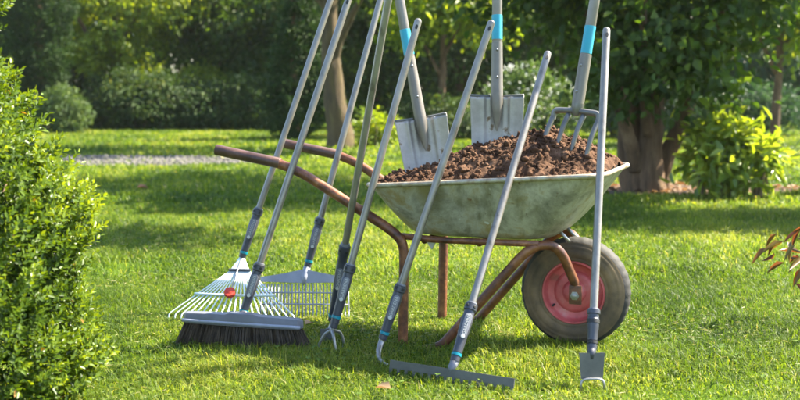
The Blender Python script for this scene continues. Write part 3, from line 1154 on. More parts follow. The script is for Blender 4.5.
def pole(root, P0, P1, L_total, conn=0.19, hole=True, printed=True):
    """aluminium shaft with a plastic connector at its lower end. P0 = lower end of the connector, P1 a point higher on the axis"""
    a = (P1 - P0).normalized()
    n = Vector((0, -1, 0.1))
    n = (n - a * n.dot(a)).normalized()          # towards the viewer's side
    s = a.cross(n).normalized()
    r = 0.0125
    bm = bmesh.new()
    prof = [(conn - 0.03, r)]
    if hole:
        e = L_total
        prof += [(e - 0.012, r)] + [(e - 0.012 + 0.012 * math.sin(k * math.pi / 12), r * math.cos(k * math.pi / 12) * 0.999 + 0.00001) for k in range(1, 6)] + [(e, 0.0008)]
    else:
        prof += [(L_total, r)]
    lathe(bm, P0, a, prof, 20)
    sh = from_bm("shaft", bm, M['alu'], root, auto=60)
    if hole:
        bm = bmesh.new()
        c = P0 + a * (L_total - 0.032) + n * (r - 0.0022)
        ring = []
        for lvl, k_ in ((0, 1), (0.003, 1)):
            ring.append([bm.verts.new(c + n * lvl + a * (math.sin(2 * math.pi * k / 16) * 0.0085) + s * (math.cos(2 * math.pi * k / 16) * 0.0048)) for k in range(16)])
        for k in range(16):
            bm.faces.new((ring[0][k], ring[0][(k + 1) % 16], ring[1][(k + 1) % 16], ring[1][k]))
        bm.faces.new(ring[0]); bm.faces.new(ring[1])
        from_bm("hole_shade", bm, M['black'], sh, auto=40)  # dark of the hole put on as a black oval
    # connector body
    c = conn
    bm = bmesh.new()
    lathe(bm, P0, a, [(0.016, 0.0125), (0.018, 0.0150), (c * 0.42, 0.0165), (c * 0.46, 0.0178), (c * 0.72, 0.0185), (c * 0.74, 0.0170), (c * 0.84, 0.0172), (c * 0.86, 0.0205), (c * 0.965, 0.0205), (c * 0.975, 0.0150)], 24)
    cb = from_bm("connector", bm, M['plastic'], root, auto=30)
    bm = bmesh.new()
    lathe(bm, P0, a, [(c * 0.972, 0.0135), (c * 0.975, 0.0172), (c * 1.0, 0.0165), (c * 1.003, 0.0130)], 24)
    from_bm("sleeve_ring", bm, M['midplastic'], cb, auto=30)
    bm = bmesh.new()
    lathe(bm, P0, a, [(0.006, 0.0130), (0.007, 0.0163), (0.0155, 0.0163), (0.0165, 0.0130)], 24)
    if printed:
        from_bm("turquoise_ring", bm, M['turq'], cb, auto=30)
    else:
        from_bm("lower_ring", bm, M['black'], cb, auto=30)
    bm = bmesh.new()
    lathe(bm, P0, a, [(-0.012, 0.0115), (-0.010, 0.0145), (0.0055, 0.0150), (0.0065, 0.0120)], 24)
    from_bm("end_collar", bm, M['plastic'], cb, auto=30)
    if not printed:
        bm = bmesh.new()
        lathe(bm, P0, a, [(c * 0.6, 0.0165), (c * 0.61, 0.0198), (c * 0.70, 0.0198), (c * 0.71, 0.0165)], 24)
        from_bm("clamp_ring", bm, M['black'], cb, auto=30)
        return a, n, s
    # raised release button, with the white print on it
    bm = bmesh.new()
    bc = P0 + a * (c * 0.56) + n * 0.0165
    ring = []
    for lvl, k_ in ((-0.004, 1.0), (0.0035, 1.0), (0.0050, 0.82)):
        rr = []
        for k in range(24):
            an = 2 * math.pi * k / 24
            ca, sa = math.cos(an), math.sin(an)
            rr.append(bm.verts.new(bc + n * lvl + a * ((0.030 * (1 if sa > 0 else -1) if abs(sa) > 1e-6 else 0) + sa * 0.0115) * k_ + s * (ca * 0.0115 * k_)))
        ring.append(rr)
    for A, B in zip(ring, ring[1:]):
        for k in range(24):
            bm.faces.new((A[k], A[(k + 1) % 24], B[(k + 1) % 24], B[k]))
    bm.faces.new(ring[0]); bm.faces.new(ring[-1])
    bt = from_bm("release_button", bm, M['midplastic'], cb, auto=30)
    me = LETTERS.copy()
    # text runs up the shaft: x -> a, y -> -s, z -> n
    mt = Matrix((a, -s if (a.cross(-s)).dot(n) > 0 else s, n)).transposed().to_4x4()
    mt.translation = bc + n * 0.0056 + a * 0.004
    me.transform(mt)
    link("lettering", me, M['white'], bt, smooth=False)
    bm = bmesh.new()
    lathe(bm, bc + n * 0.0046 - a * 0.036, n, [(0, 0.0065), (0.0012, 0.0065), (0.0014, 0.005)], 14)
    from_bm("print_dot", bm, M['white'], bt, auto=30)
    # two small screws on the collar
    for sg in (0.18, -0.3):
        bm = bmesh.new()
        d = (n + s * sg * 3).normalized()
        lathe(bm, P0 + a * (c * 0.915) + d * 0.0195, d, [(0, 0.0048), (0.0025, 0.0048), (0.0032, 0.0036)], 10)
        from_bm("screw", bm, M['black'], cb, auto=30)
    return a, n, s


def tool(name, label, cat, b_px, Yb, m_px, Ym, L, conn=0.19, hole=True, base=None, printed=True):
    P0 = at(*b_px, Yb)
    P1 = at(*m_px, Ym)
    root = thing(name, label, cat, base if base is not None else Vector((P0.x, P0.y, 0)))
    a, n, s = pole(root, P0, P1, L, conn, hole, printed)
    return root, P0, a, n, s


# --- leaf rake (leftmost)
def leaf_rake():
    root, P0, a, n, s = tool("leaf_rake", "fan shaped leaf rake with pale metal tines and a red slider", "rake",
                             (243, 255), 4.45, (282.5, 140), 4.515, 1.30, 0.20)
    tipc = Vector((-0.648, 4.19, 0.006))
    dn = (tipc - P0).normalized()
    hx = Vector((1, -0.12, 0)).normalized()
    # fin plate
    bm = bmesh.new()
    q = P0 - a * 0.012
    e = P0 + dn * 0.085
    nn = dn.cross(hx).normalized()
    if nn.y < 0: nn = -nn
    vs = []
    for t, hw in ((0, 0.012), (0.3, 0.020), (0.65, 0.031), (1.0, 0.041)):
        c = q.lerp(e, t)
        vs.append([c + hx * (-hw), c + hx * (-hw * 0.4) - nn * 0.006, c + hx * (hw * 0.4) - nn * 0.006, c + hx * hw])
    off = nn * 0.002
    top = [[bm.verts.new(p_ - off) for p_ in row] for row in vs]
    bot = [[bm.verts.new(p_ + off) for p_ in row] for row in vs]
    for i in range(3):
        for j in range(3):
            bm.faces.new((top[i][j], top[i][j + 1], top[i + 1][j + 1], top[i + 1][j]))
            bm.faces.new((bot[i][j], bot[i + 1][j], bot[i + 1][j + 1], bot[i][j + 1]))
        bm.faces.new((top[i][0], top[i + 1][0], bot[i + 1][0], bot[i][0]))
        bm.faces.new((top[i][3], bot[i][3], bot[i + 1][3], top[i + 1][3]))
    bm.faces.new(top[0] + bot[0][::-1])
    bm.faces.new(top[3][::-1] + bot[3])
    from_bm("tine_holder", bm, M['silver'], root, auto=40)
    bm = bmesh.new()
    box(bm, e - dn * 0.004, hx, dn, nn, 0.088, 0.009, 0.017, 0.003)
    from_bm("clamp_strip", bm, M['plastic'], root, auto=30)
    N = 20
    cb = []
    for k in range(N):
        f = -1 + 2 * k / (N - 1)
        st = e + hx * (f * 0.040)
        tip = tipc + hx * (f * 0.247) + Vector((0, 0.035 * f * f, 0))
        mid = st.lerp(tip, 0.52)
        end = tip + Vector((0, 0.012, 0.026))
        bm = bmesh.new()
        pts = [st, st.lerp(end, 0.5), st.lerp(end, 0.93), end, tip + Vector((0, -0.004, 0.004))]
        pts = [pts[0]] + fillet(pts[1:], 0.012, 4)
        tube(bm, pts, 0.0036, 6, flat=0.7)
        from_bm("tine", bm, M['silver'], root)
        cb.append(st.lerp(end, 0.55) - nn * 0.004)
    bm = bmesh.new()
    tube(bm, [cb[0] - hx * 0.008] + cb[1:-1] + [cb[-1] + hx * 0.008], 0.0052, 8)
    from_bm("cross_bar", bm, M['silver'], root)
    bm = bmesh.new()
    c = cb[N // 2 - 1].lerp(cb[N // 2 - 2], 0.4) - nn * 0.006
    for ang in range(3):
        ca, sa = math.cos(ang * math.pi / 3), math.sin(ang * math.pi / 3)
        box(bm, c - nn * (0.010 + 0.0006 * ang), hx * ca + dn * sa, dn * ca - hx * sa, nn, 0.042, 0.020, 0.016, 0.003)
    lathe(bm, c - nn * 0.017, -nn, [(0, 0.011), (0.003, 0.0105), (0.004, 0.008)], 14)
    from_bm("slider_knob", bm, M['red'], root, auto=30)
    # centre rod from the holder down to the slider
    bm = bmesh.new()
    tube(bm, [P0 - a * 0.01 - nn * 0.006, c - nn * 0.006], 0.0035, 8)
    from_bm("slider_rod", bm, M['steel'], root)


leaf_rake()


# --- broom
def broom():
    root, P0, a, n, s = tool("push_broom", "wide garden broom with dark bristles and grey head, in front of the leaf rake", "broom",
                             (243, 314), 3.885, (293, 165), 3.955, 1.195, 0.19)
    cen = Vector((-0.548, 3.85, 0.092))
    bx = Vector((0.985, -0.172, 0)).normalized()
    by = Vector((-bx.y, bx.x, 0))
    bz = Vector((0, 0, 1))
    bm = bmesh.new()
    # head: long bar, deeper in the middle
    secs = []
    Nn = 28
    for k in range(Nn + 1):
        f = -1 + 2 * k / Nn
        hw = 0.216 * f
        rise = (0.014 if abs(f) < 0.25 else 0.009) * (1 - 0.5 * f * f)
        dep = 0.026 + 0.004 * (1 - f * f)
        endr = math.sqrt(max(0.05, 1 - max(0, (abs(f) - 0.93) / 0.07) ** 2))
        c = cen + bx * hw + bz * (-0.006 * f)
        ring = []
        for (y, z) in ((-1, -0.016), (-1.05, -0.004), (-0.98, 0.007), (-0.72, 0.013 + rise), (0.0, 0.017 + rise), (0.7, 0.013 + rise), (1, 0.004), (1, -0.016)):
            ring.append(bm.verts.new(c + by * (y * dep * endr) + bz * (z * (0.6 + 0.4 * endr))))
        secs.append(ring)
    for A, B in zip(secs, secs[1:]):
        for k in range(8):
            bm.faces.new((A[k], A[(k + 1) % 8], B[(k + 1) % 8], B[k]))
    bm.faces.new(secs[0]); bm.faces.new(secs[-1][::-1])
    hd = from_bm("broom_head", bm, M['midplastic'], root, auto=35)
    # paler front rail
    bm = bmesh.new()
    pts = [cen + bx * (0.212 * f) - by * 0.028 + bz * (-0.006 - 0.006 * f) for f in np.linspace(-1, 1, 15)]
    tube(bm, pts, 0.0065, 8)
    from_bm("head_rail", bm, M['rakeplastic'], hd)
    bm = bmesh.new()
    tube(bm, [cen + bz * 0.015 + by * 0.0, P0 - a * 0.004], [0.021, 0.0155], 16)
    from_bm("handle_socket", bm, M['midplastic'], hd)
    # bristles: hairs in rows, fanned out at the bottom
    V, Fc = [], []
    nb = 0
    for i in range(7600):
        f = rng.uniform(-1, 1)
        g = rng.uniform(-1, 1)
        top = cen + bx * (0.208 * f) + by * (0.022 * g) + bz * (-0.014 - 0.006 * f)
        bot = cen + bx * (0.236 * f + rng.normal(0, 0.004)) + by * (0.040 * g + rng.normal(0, 0.004))
        bot.z = rng.uniform(0.0, 0.014)
        side = Vector((rng.normal(), rng.normal(), 0)).normalized() * 0.0011
        V += [top - side, top + side, bot + side * 0.7, bot - side * 0.7]
        Fc.append((nb, nb + 1, nb + 2, nb + 3))
        nb += 4
    me = bpy.data.meshes.new("bristles")
    me.from_pydata([tuple(v) for v in V], [], Fc)
    link("bristles", me, M['bristle'], root, smooth=False)


broom()


# --- grid rake (plastic, behind)
def grid_rake():
    root, P0, a, n, s = tool("plastic_rake", "grey plastic lawn rake with straight tines, between the leaf rake and the cultivators", "rake",
                             (308, 264), 4.365, (336.5, 160), 4.43, 1.25, 0.19)
    yb = 4.30
    # plate: low gable of plastic tapering into the tines
    cz = P0 - a * 0.035
    bx = Vector((1, -0.04, 0)).normalized()
    down = Vector((0, -0.30, -1)).normalized()
    nn = bx.cross(down).normalized()
    if nn.y > 0: nn = -nn
    c0 = Vector((-0.375, cz.y - 0.004, 0.152))
    bm = bmesh.new()
    rows = []
    K = 24
    for k in range(K + 1):
        f = -1 + 2 * k / K
        x = 0.174 * f
        hi = 0.030 * (1 - abs(f)) ** 1.4 + 0.008
        lo = -0.012 - 0.006 * (1 - abs(f))
        bow = 0.012 * (1 - f * f)
        rows.append([bm.verts.new(c0 + bx * x - down * hi + nn * (bow + 0.004)), bm.verts.new(c0 + bx * x - down * lo + nn * (bow + 0.004)),
                     bm.verts.new(c0 + bx * x - down * lo + nn * (bow - 0.004)), bm.verts.new(c0 + bx * x - down * hi + nn * (bow - 0.004))])
    for A, B in zip(rows, rows[1:]):
        for k in range(4):
            bm.faces.new((A[k], A[(k + 1) % 4], B[(k + 1) % 4], B[k]))
    bm.faces.new(rows[0]); bm.faces.new(rows[-1][::-1])
    from_bm("rake_head", bm, M['rakeplastic'], root, auto=40)
    bm = bmesh.new()
    tube(bm, [P0 + a * 0.0, cz, c0 - down * 0.006 + nn * 0.014, c0 + down * 0.02 + nn * 0.014], [0.013, 0.0145, 0.013, 0.006], 14)
    from_bm("neck", bm, M['rakeplastic'], root)
    N = 26
    for k in range(N):
        f = -1 + 2 * k / (N - 1)
        bow = 0.012 * (1 - f * f)
        p = c0 + bx * (0.171 * f) + down * 0.02 + nn * bow
        e = Vector((p.x, p.y, 0)) + bx * (0.004 * f)
        bm = bmesh.new()
        q1 = p.lerp(e, 0.80) + nn * 0.004
        tube(bm, fillet([p, q1, e + Vector((0, -0.03, 0.002))], 0.012, 4), 0.0032, 6)
        from_bm("tine", bm, M['rakeplastic'], root)
    for dz in (0.035, 0.08):
        bm = bmesh.new()
        pts = []
        for k in range(13):
            f = -1 + k / 6
            p = c0 + bx * (0.173 * f) + down * 0.02 + nn * (0.012 * (1 - f * f))
            pts.append(p + down * dz + Vector((0, 0.0, 0)))
        tube(bm, pts, 0.0028, 6)
        from_bm("cross_bar", bm, M['rakeplastic'], root)


grid_rake()


# --- dark one whose head is hidden behind the cultivator
def hoe_behind():
    root, P0, a, n, s = tool("draw_hoe", "narrow hoe with dark connector, directly behind the three pronged cultivator", "hoe",
                             (332.3, 318), 3.975, (352, 206), 3.85, 1.27, 0.30, True)
    bm = bmesh.new()
    tip = Vector((P0.x - 0.015, P0.y - 0.045, 0.012))
    pts = spline([P0, P0 - a * 0.03, P0 - a * 0.05 + Vector((-0.005, -0.02, 0)), tip + Vector((0, 0.0, 0.03))], 6)
    tube(bm, pts, 0.0075, 10)
    from_bm("neck", bm, M['steel'], root)
    bm = bmesh.new()
    box(bm, tip + Vector((0, 0, 0.008)), Vector((1, 0, 0)), Vector((0, 1, 0)), Vector((0, 0, 1)), 0.05, 0.004, 0.05, 0.001)
    from_bm("hoe_blade", bm, M['darksteel'], root, smooth=False)


hoe_behind()


# --- three pronged cultivator
def cultivator():
    root, P0, a, n, s = tool("hand_cultivator", "three pronged cultivator with bright curved prongs, between the broom and the single hook hoe", "cultivator",
                             (335.5, 320), 3.775, (371.5, 190), 3.815, 1.07, 0.20)
    bm = bmesh.new()
    lathe(bm, P0 - a * 0.03, a, [(0, 0.008), (0.004, 0.0125), (0.03, 0.0135)], 14)
    from_bm("prong_holder", bm, M['plastic'], root, auto=40)
    q = P0 - a * 0.024
    for (tx, bulge, ty) in ((-0.050, -0.024, 0.004), (0.006, -0.010, -0.045), (0.020, 0.018, 0.045)):
        tip = Vector((P0.x + tx, P0.y + ty, -0.004))
        mid = q.lerp(tip, 0.5) + Vector((bulge * 0.4, ty * 0.3, 0.016))
        bm = bmesh.new()
        pts = spline([q, q - a * 0.012 + Vector((bulge * 0.2, 0, 0)), mid, tip + Vector((bulge * 0.35, 0, 0.022)), tip], 6)
        m_ = len(pts)
        tube(bm, pts, [0.0066 - 0.0022 * (i / (m_ - 1)) for i in range(m_)], 8)
        from_bm("prong", bm, M['steel'], root)


cultivator()


# --- single hook hoe
def hook_hoe():
    root, P0, a, n, s = tool("hook_cultivator", "cultivator with one curved hook tine, leaning on the barrow left of the soil rake", "cultivator",
                             (383.5, 336), 3.685, (436.5, 182), 3.735, 1.118, 0.185)
    c = P0
    pts = spline([c, c - a * 0.022, at(379, 349, 3.66), at(378.5, 357, 3.61), at(382, 362, 3.57), at(388, 365, 3.54)], 6)
    m_ = len(pts)
    bm = bmesh.new()
    tube(bm, pts, [0.0112 - 0.0060 * (i / (m_ - 1)) ** 1.5 for i in range(m_)], 12)
    from_bm("hook_tine", bm, M['steel'], root)


hook_hoe()


# --- soil rake
def soil_rake():
    root, P0, a, n, s = tool("soil_rake", "steel bow rake with a wide grey toothed bar, leaning against the middle of the tray", "rake",
                             (455.5, 358), 3.375, (509.5, 180), 3.645, 1.12, 0.185)
    Lp = Vector((-0.030, 3.455, 0.049))
    Rp = Vector((0.338, 3.225, 0.049))
    bx = (Rp - Lp).normalized()
    Wd = (Rp - Lp).length
    by = Vector((-bx.y, bx.x, 0))
    bz = (Vector((0, 0, 1)) + by * 0.25).normalized()
    by = bz.cross(bx)
    cen = (Lp + Rp) / 2
    bm = bmesh.new()
    box(bm, cen - bz * 0.012, bx, by, bz, Wd, 0.0045, 0.026, 0.0012)
    bar = from_bm("rake_bar", bm, M['darksteel'], root, smooth=False)
    N = 16
    for k in range(N):
        f = -1 + 2 * k / (N - 1)
        p = cen + bx * (f * (Wd / 2 - 0.006)) - bz * 0.0245
        bm = bmesh.new()
        w = 0.0058
        v0 = [p - bx * w, p + bx * w, p + bx * 0.0022 - bz * 0.026, p - bx * 0.0022 - bz * 0.026]
        A = [bm.verts.new(q - by * 0.0018) for q in v0]
        B = [bm.verts.new(q + by * 0.0018) for q in v0]
        bm.faces.new(A); bm.faces.new(B[::-1])
        for i in range(4):
            bm.faces.new((A[i], A[(i + 1) % 4], B[(i + 1) % 4], B[i]))
        from_bm("tooth", bm, M['darksteel'], bar, smooth=False)
    bm = bmesh.new()
    foot = cen + bx * 0.0
    tube(bm, [P0 + a * 0.0, P0 - a * 0.022, foot + bz * 0.004 + by * 0.004, foot - bz * 0.012 + by * 0.004], [0.0135, 0.0135, 0.012, 0.006], 14)
    from_bm("neck", bm, M['midplastic'], root)


soil_rake()


# --- weeding scraper (rightmost)
def scraper():
    root, P0, a, n, s = tool("weeding_scraper", "weed scraper with flat grey blade and wire loop, in front of the wheel", "scraper",
                             (592, 346), 3.325, (599.8, 177), 3.525, 1.055, 0.115, printed=False)
    T = Vector((0.563, 3.285, 0.113))
    bx = Vector((1, 0.03, 0)).normalized()
    dn = Vector((0.0, -0.12, -1)).normalized()
    nn = bx.cross(dn).normalized()
    bm = bmesh.new()
    pr = [(-0.0395, 0), (0.0395, 0), (0.038, 0.012), (0.033, 0.078), (-0.033, 0.078), (-0.037, 0.012)]
    A = [bm.verts.new(T + Vector((0.010, 0, 0)) + bx * x + dn * y - nn * 0.0016) for x, y in pr]
    B = [bm.verts.new(T + Vector((0.010, 0, 0)) + bx * x + dn * y + nn * 0.0016) for x, y in pr]
    bm.faces.new(A); bm.faces.new(B[::-1])
    for i in range(6):
        bm.faces.new((A[i], A[(i + 1) % 6], B[(i + 1) % 6], B[i]))
    from_bm("blade", bm, M['darksteel'], root, smooth=False)
    bm = bmesh.new()
    c = T + Vector((0.010, -0.012, 0.004)) + dn * 0.079
    tube(bm, fillet([c + bx * -0.036 + dn * 0.034, c + bx * -0.033 + dn * 0.0, c + bx * 0.033 + dn * 0.0, c + bx * 0.036 + dn * 0.034], 0.022, 7), 0.0040, 10)
    from_bm("wire_loop", bm, M['steel'], root)
    bm = bmesh.new()
    tube(bm, [P0 + a * 0.0, P0 - a * 0.012, T + Vector((0.010, 0.004, 0.0)), T + Vector((0.010, 0.004, 0)) + dn * 0.02], [0.0135, 0.0135, 0.013, 0.007], 14)
    from_bm("neck", bm, M['plastic'], root)


scraper()


# ------------------------------------------------------------------ box bush close on the left
def box_bush():
    C = np.array([-1.45, 3.02])
    root = thing("box_bush", "dense bright green box bush with small glossy leaves close at the left edge", "bush", (C[0], C[1], 0))
    zs = np.array([0.0, 0.10, 0.30, 0.50, 0.66, 0.80, 0.90, 0.98, 1.10, 1.25, 1.40])
    rs = np.array([0.50, 0.545, 0.555, 0.53, 0.485, 0.42, 0.370, 0.340, 0.360, 0.34, 0.12])
    n = 8500
    z = rng.uniform(0.02, 1.38, n * 2)
    keepz = rng.random(len(z)) < np.interp(z, zs, rs) / 0.62
    z = z[keepz][:n]
    n = len(z)
    az = rng.uniform(0, 2 * np.pi, n)
    # lumps
    lump = np.array([noise.fractal(Vector((math.cos(a_) * 2.2, math.sin(a_) * 2.2, z_ * 4.5)), 1, 2, 3) for a_, z_ in zip(az, z)])
    r = np.interp(z, zs, rs) * (1 + 0.17 * lump) - np.abs(rng.normal(0, 0.055, n))
    r = np.minimum(r, np.interp(z, zs, rs) * 1.09)
    bp = np.stack([C[0] + r * np.cos(az), C[1] + r * np.sin(az), z], 1)
    out = np.stack([np.cos(az), np.sin(az), np.full(n, 0.25)], 1)
    sd_ = unit(out * 0.75 + np.array([0, 0, 0.75]) + rng.normal(size=(n, 3)) * 0.35)
    sl = rng.uniform(0.04, 0.09, n)
    K = 11
    pos, d, nr, L, T = [], [], [], [], []
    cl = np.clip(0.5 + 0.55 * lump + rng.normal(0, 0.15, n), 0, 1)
    perp = unit(np.cross(sd_, rng.normal(size=(n, 3))))
    perp2 = np.cross(sd_, perp)
    for k in range(K):
        t = (k // 2 + 0.5) / ((K + 1) / 2)
        sgn = 1 if k % 2 else -1
        pv = perp if (k // 2) % 2 else perp2
        pos.append(bp + sd_ * (sl * t)[:, None])
        d.append(sd_ * (0.55 + 0.5 * t) + pv * sgn * (1.0 - 0.4 * t) + rng.normal(size=(n, 3)) * 0.10)
        nr.append(sd_ + rng.normal(size=(n, 3)) * 0.25 - pv * sgn * 0.5)
        L.append(rng.uniform(0.017, 0.026, n) * (1.05 - 0.25 * t))
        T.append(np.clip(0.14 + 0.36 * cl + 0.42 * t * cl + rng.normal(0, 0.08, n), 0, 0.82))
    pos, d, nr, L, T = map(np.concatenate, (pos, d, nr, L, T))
    br = rng.random(len(T)) < 0.004
    T[br] = 1.0
    # older leaves further in, their dark tint also painting shade in the gaps
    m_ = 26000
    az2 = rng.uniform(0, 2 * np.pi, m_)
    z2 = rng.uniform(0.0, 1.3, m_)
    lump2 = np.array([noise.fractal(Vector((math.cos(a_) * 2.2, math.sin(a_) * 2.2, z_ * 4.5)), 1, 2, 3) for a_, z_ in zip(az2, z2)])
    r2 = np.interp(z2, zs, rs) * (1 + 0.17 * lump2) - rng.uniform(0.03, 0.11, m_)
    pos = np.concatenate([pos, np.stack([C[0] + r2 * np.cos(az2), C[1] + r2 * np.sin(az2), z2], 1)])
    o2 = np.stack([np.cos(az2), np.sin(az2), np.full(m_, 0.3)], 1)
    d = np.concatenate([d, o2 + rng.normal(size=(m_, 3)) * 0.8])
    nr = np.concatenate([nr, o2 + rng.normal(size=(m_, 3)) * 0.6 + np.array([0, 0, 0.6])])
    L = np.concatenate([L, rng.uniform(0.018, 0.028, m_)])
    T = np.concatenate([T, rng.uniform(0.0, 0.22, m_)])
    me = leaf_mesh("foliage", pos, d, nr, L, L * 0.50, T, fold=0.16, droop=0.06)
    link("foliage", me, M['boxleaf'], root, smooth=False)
    bm = bmesh.new()
    for k in range(26):
        a_ = k * 2.399
        rr = 0.12 + 0.38 * ((k * 0.618) % 1)
        zt = float(np.interp(rr, [0.1, 0.5], [1.15, 0.55]))
        p0 = Vector((C[0] + 0.05 * math.cos(a_), C[1] + 0.05 * math.sin(a_), 0))
        p1 = Vector((C[0] + rr * 0.6 * math.cos(a_), C[1] + rr * 0.6 * math.sin(a_), zt * 0.5))
        p2 = Vector((C[0] + rr * math.cos(a_), C[1] + rr * math.sin(a_), zt))
        tube(bm, spline([p0, p1, p2], 5), [0.009 - 0.0006 * i for i in range(11)], 6)
    from_bm("stems", bm, M['twig'], root)


box_bush()


# ------------------------------------------------------------------ trees and shrubs
def shrub(name, label, blobs, n, leaf, mat, cat="shrub", group=None, stems=5, **kw):
    cx = np.mean([b[0][0] for b in blobs])
    cy = np.mean([b[0][1] for b in blobs])
    root = thing(name, label, cat, (float(cx), float(cy), 0), group)
    foliage("foliage", blobs, n, leaf, M[mat], root, **kw)
    bm = bmesh.new()
    for k in range(stems):
        b = blobs[k % len(blobs)]
        a_ = k * 2.4
        c = Vector(b[0])
        top = c + Vector((b[1][0] * 0.5 * math.cos(a_), b[1][1] * 0.5 * math.sin(a_), b[1][2] * 0.45))
        foot = Vector((c.x + 0.1 * math.cos(a_), c.y + 0.1 * math.sin(a_), 0))
        tube(bm, spline([foot, foot.lerp(top, 0.5) + Vector((0.03 * math.sin(k), 0, 0.02)), top], 4), [0.024 - 0.002 * i for i in range(9)], 6)
    from_bm("stems", bm, M['twig'], root)
    return root


def tree(name, label, base, paths, blobs, n, leaf, mat, bark='bark', cat="tree", group=None, **kw):
    root = thing(name, label, cat, base, group)
    bm = bmesh.new()
    trunk_tubes(bm, paths, 26)
    from_bm("trunk", bm, M[bark], root)
    foliage("crown", blobs, n, leaf, M[mat], root, **kw)
    return root


V3 = Vector

# right-hand dark tree with several stems
tree("broadleaf_tree", "dark leafy tree with several brown stems from one base, right of the wheelbarrow", (2.17, 9.75, 0),
     [([V3((2.10, 9.78, -0.05)), V3((2.02, 9.8, 0.40)), V3((1.98, 9.8, 0.95)), V3((1.55, 9.9, 1.9)), V3((1.2, 10.0, 3.2))], 0.15, 0.05),
      ([V3((2.20, 9.68, -0.05)), V3((2.17, 9.7, 0.35)), V3((2.20, 9.75, 1.2)), V3((2.2, 9.9, 2.4)), V3((2.2, 10, 4.2))], 0.135, 0.05),
      ([V3((2.28, 9.76, -0.05)), V3((2.30, 9.75, 0.25)), V3((2.52, 9.75, 0.80)), V3((2.85, 9.7, 1.9)), V3((3.4, 9.6, 3.2))], 0.085, 0.04),
      ([V3((2.22, 9.9, 0)), V3((2.28, 10.0, 0.8)), V3((2.4, 10.4, 1.8)), V3((2.5, 10.9, 3.0))], 0.09, 0.04),
      ([V3((2.05, 9.7, 0.2)), V3((1.93, 9.55, 0.55)), V3((1.78, 9.5, 0.95)), V3((1.5, 9.3, 1.6))], 0.07, 0.03),
      ([V3((2.12, 9.62, 0.5)), V3((2.0, 9.3, 1.1)), V3((1.9, 8.8, 1.8))], 0.05, 0.02)],
     [((1.40, 9.6, 1.78), (0.80, 0.9, 0.55)), ((2.15, 9.15, 1.35), (0.62, 0.60, 0.55)), ((1.80, 9.35, 1.02), (0.30, 0.35, 0.34)), ((2.45, 9.3, 1.08), (0.38, 0.4, 0.40)), ((2.85, 9.6, 1.75), (0.60, 0.8, 0.5)), ((2.1, 10.3, 1.6), (0.9, 0.7, 0.6)),
      ((0.9, 9.8, 2.5), (0.8, 1.0, 0.75)), ((2.2, 10.6, 3.0), (1.8, 1.7, 1.1)), ((3.3, 9.3, 2.3), (0.6, 0.8, 0.5)), ((1.8, 12.0, 4.6), (1.7, 1.3, 0.9)), ((2.0, 8.0, 4.3), (0.8, 0.6, 0.3))],  # unseen high leaf masses placed to throw shade on the lawn
     27000, 0.092, 'darkleaf', clump=0.15, per=20, shell=0.4, aspect=0.70, zmin=0.60, droop=0.45, up=0.35)

# bright shrub beside it
sh = shrub("bright_shrub", "loose shrub with large sunlit yellow green leaves beside the dark tree on the right",
      [((2.62, 9.30, 0.32), (0.27, 0.3, 0.30)), ((2.85, 9.25, 0.34), (0.26, 0.3, 0.28)), ((2.66, 9.35, 0.52), (0.22, 0.25, 0.18)), ((2.98, 9.2, 0.34), (0.14, 0.25, 0.2))],
      1500, 0.115, 'shrubleaf', clump=0.07, per=9, shell=0.5, aspect=0.42, zmin=0.03, droop=0.15, stems=12)

# tree with a mossy trunk in the middle distance
tree("mossy_tree", "slim tree with a mossy brown trunk standing on the lawn behind the barrow handles", (-0.90, 16.9, 0),
     [([V3((-0.90, 16.9, -0.05)), V3((-0.93, 16.9, 0.35)), V3((-1.0, 16.9, 1.0)), V3((-1.07, 16.9, 1.8)), V3((-1.0, 16.9, 2.6)), V3((-0.9, 17, 4.5))], 0.205, 0.08),
      ([V3((-1.0, 16.9, 1.25)), V3((-0.85, 16.8, 1.7)), V3((-0.5, 16.6, 2.3)), V3((0.0, 16.4, 2.8))], 0.07, 0.03),
      ([V3((-1.05, 16.9, 2.0)), V3((-1.6, 16.8, 2.7)), V3((-2.4, 16.7, 3.4))], 0.06, 0.03)],
     [((-0.9, 16.9, 4.4), (1.9, 1.9, 1.2)), ((0.25, 16.2, 2.75), (0.9, 0.7, 0.55)), ((-2.2, 16.6, 3.3), (0.9, 0.8, 0.5)), ((0.9, 15.9, 2.6), (0.5, 0.5, 0.45))],
     9000, 0.13, 'limeleaf', 'mossbark', clump=0.2, per=22, shell=0.4, aspect=0.6, zmin=1.6, droop=0.8)
shrub("yellow_shrub", "low yellow green shrub right beside the foot of the mossy trunk", [((-0.40, 17.4, 0.28), (0.32, 0.3, 0.28)), ((-0.2, 17.5, 0.22), (0.2, 0.2, 0.2))],
      1500, 0.07, 'limeleaf', clump=0.07, per=12, zmin=0.02, droop=0.0)

# dark conical conifer on the left
tree("conifer_tree", "tall dark columnar conifer behind the box bush at the left", (-7.35, 23, 0),
     [([V3((-7.35, 23, 0)), V3((-7.35, 23, 2.5)), V3((-7.35, 23, 6.2))], 0.14, 0.03)],
     [((-7.4, 23, 0.9), (0.50, 0.5, 0.8)), ((-7.4, 23, 1.7), (0.68, 0.68, 1.0)), ((-7.32, 23, 2.7), (0.72, 0.7, 1.1)), ((-7.3, 23, 4.0), (0.62, 0.62, 1.2)), ((-7.3, 23, 5.4), (0.4, 0.4, 1.0))],
     34000, 0.085, 'conifer', clump=0.06, per=30, shell=0.78, aspect=0.32, zmin=0.12, droop=-0.5, up=0.1)
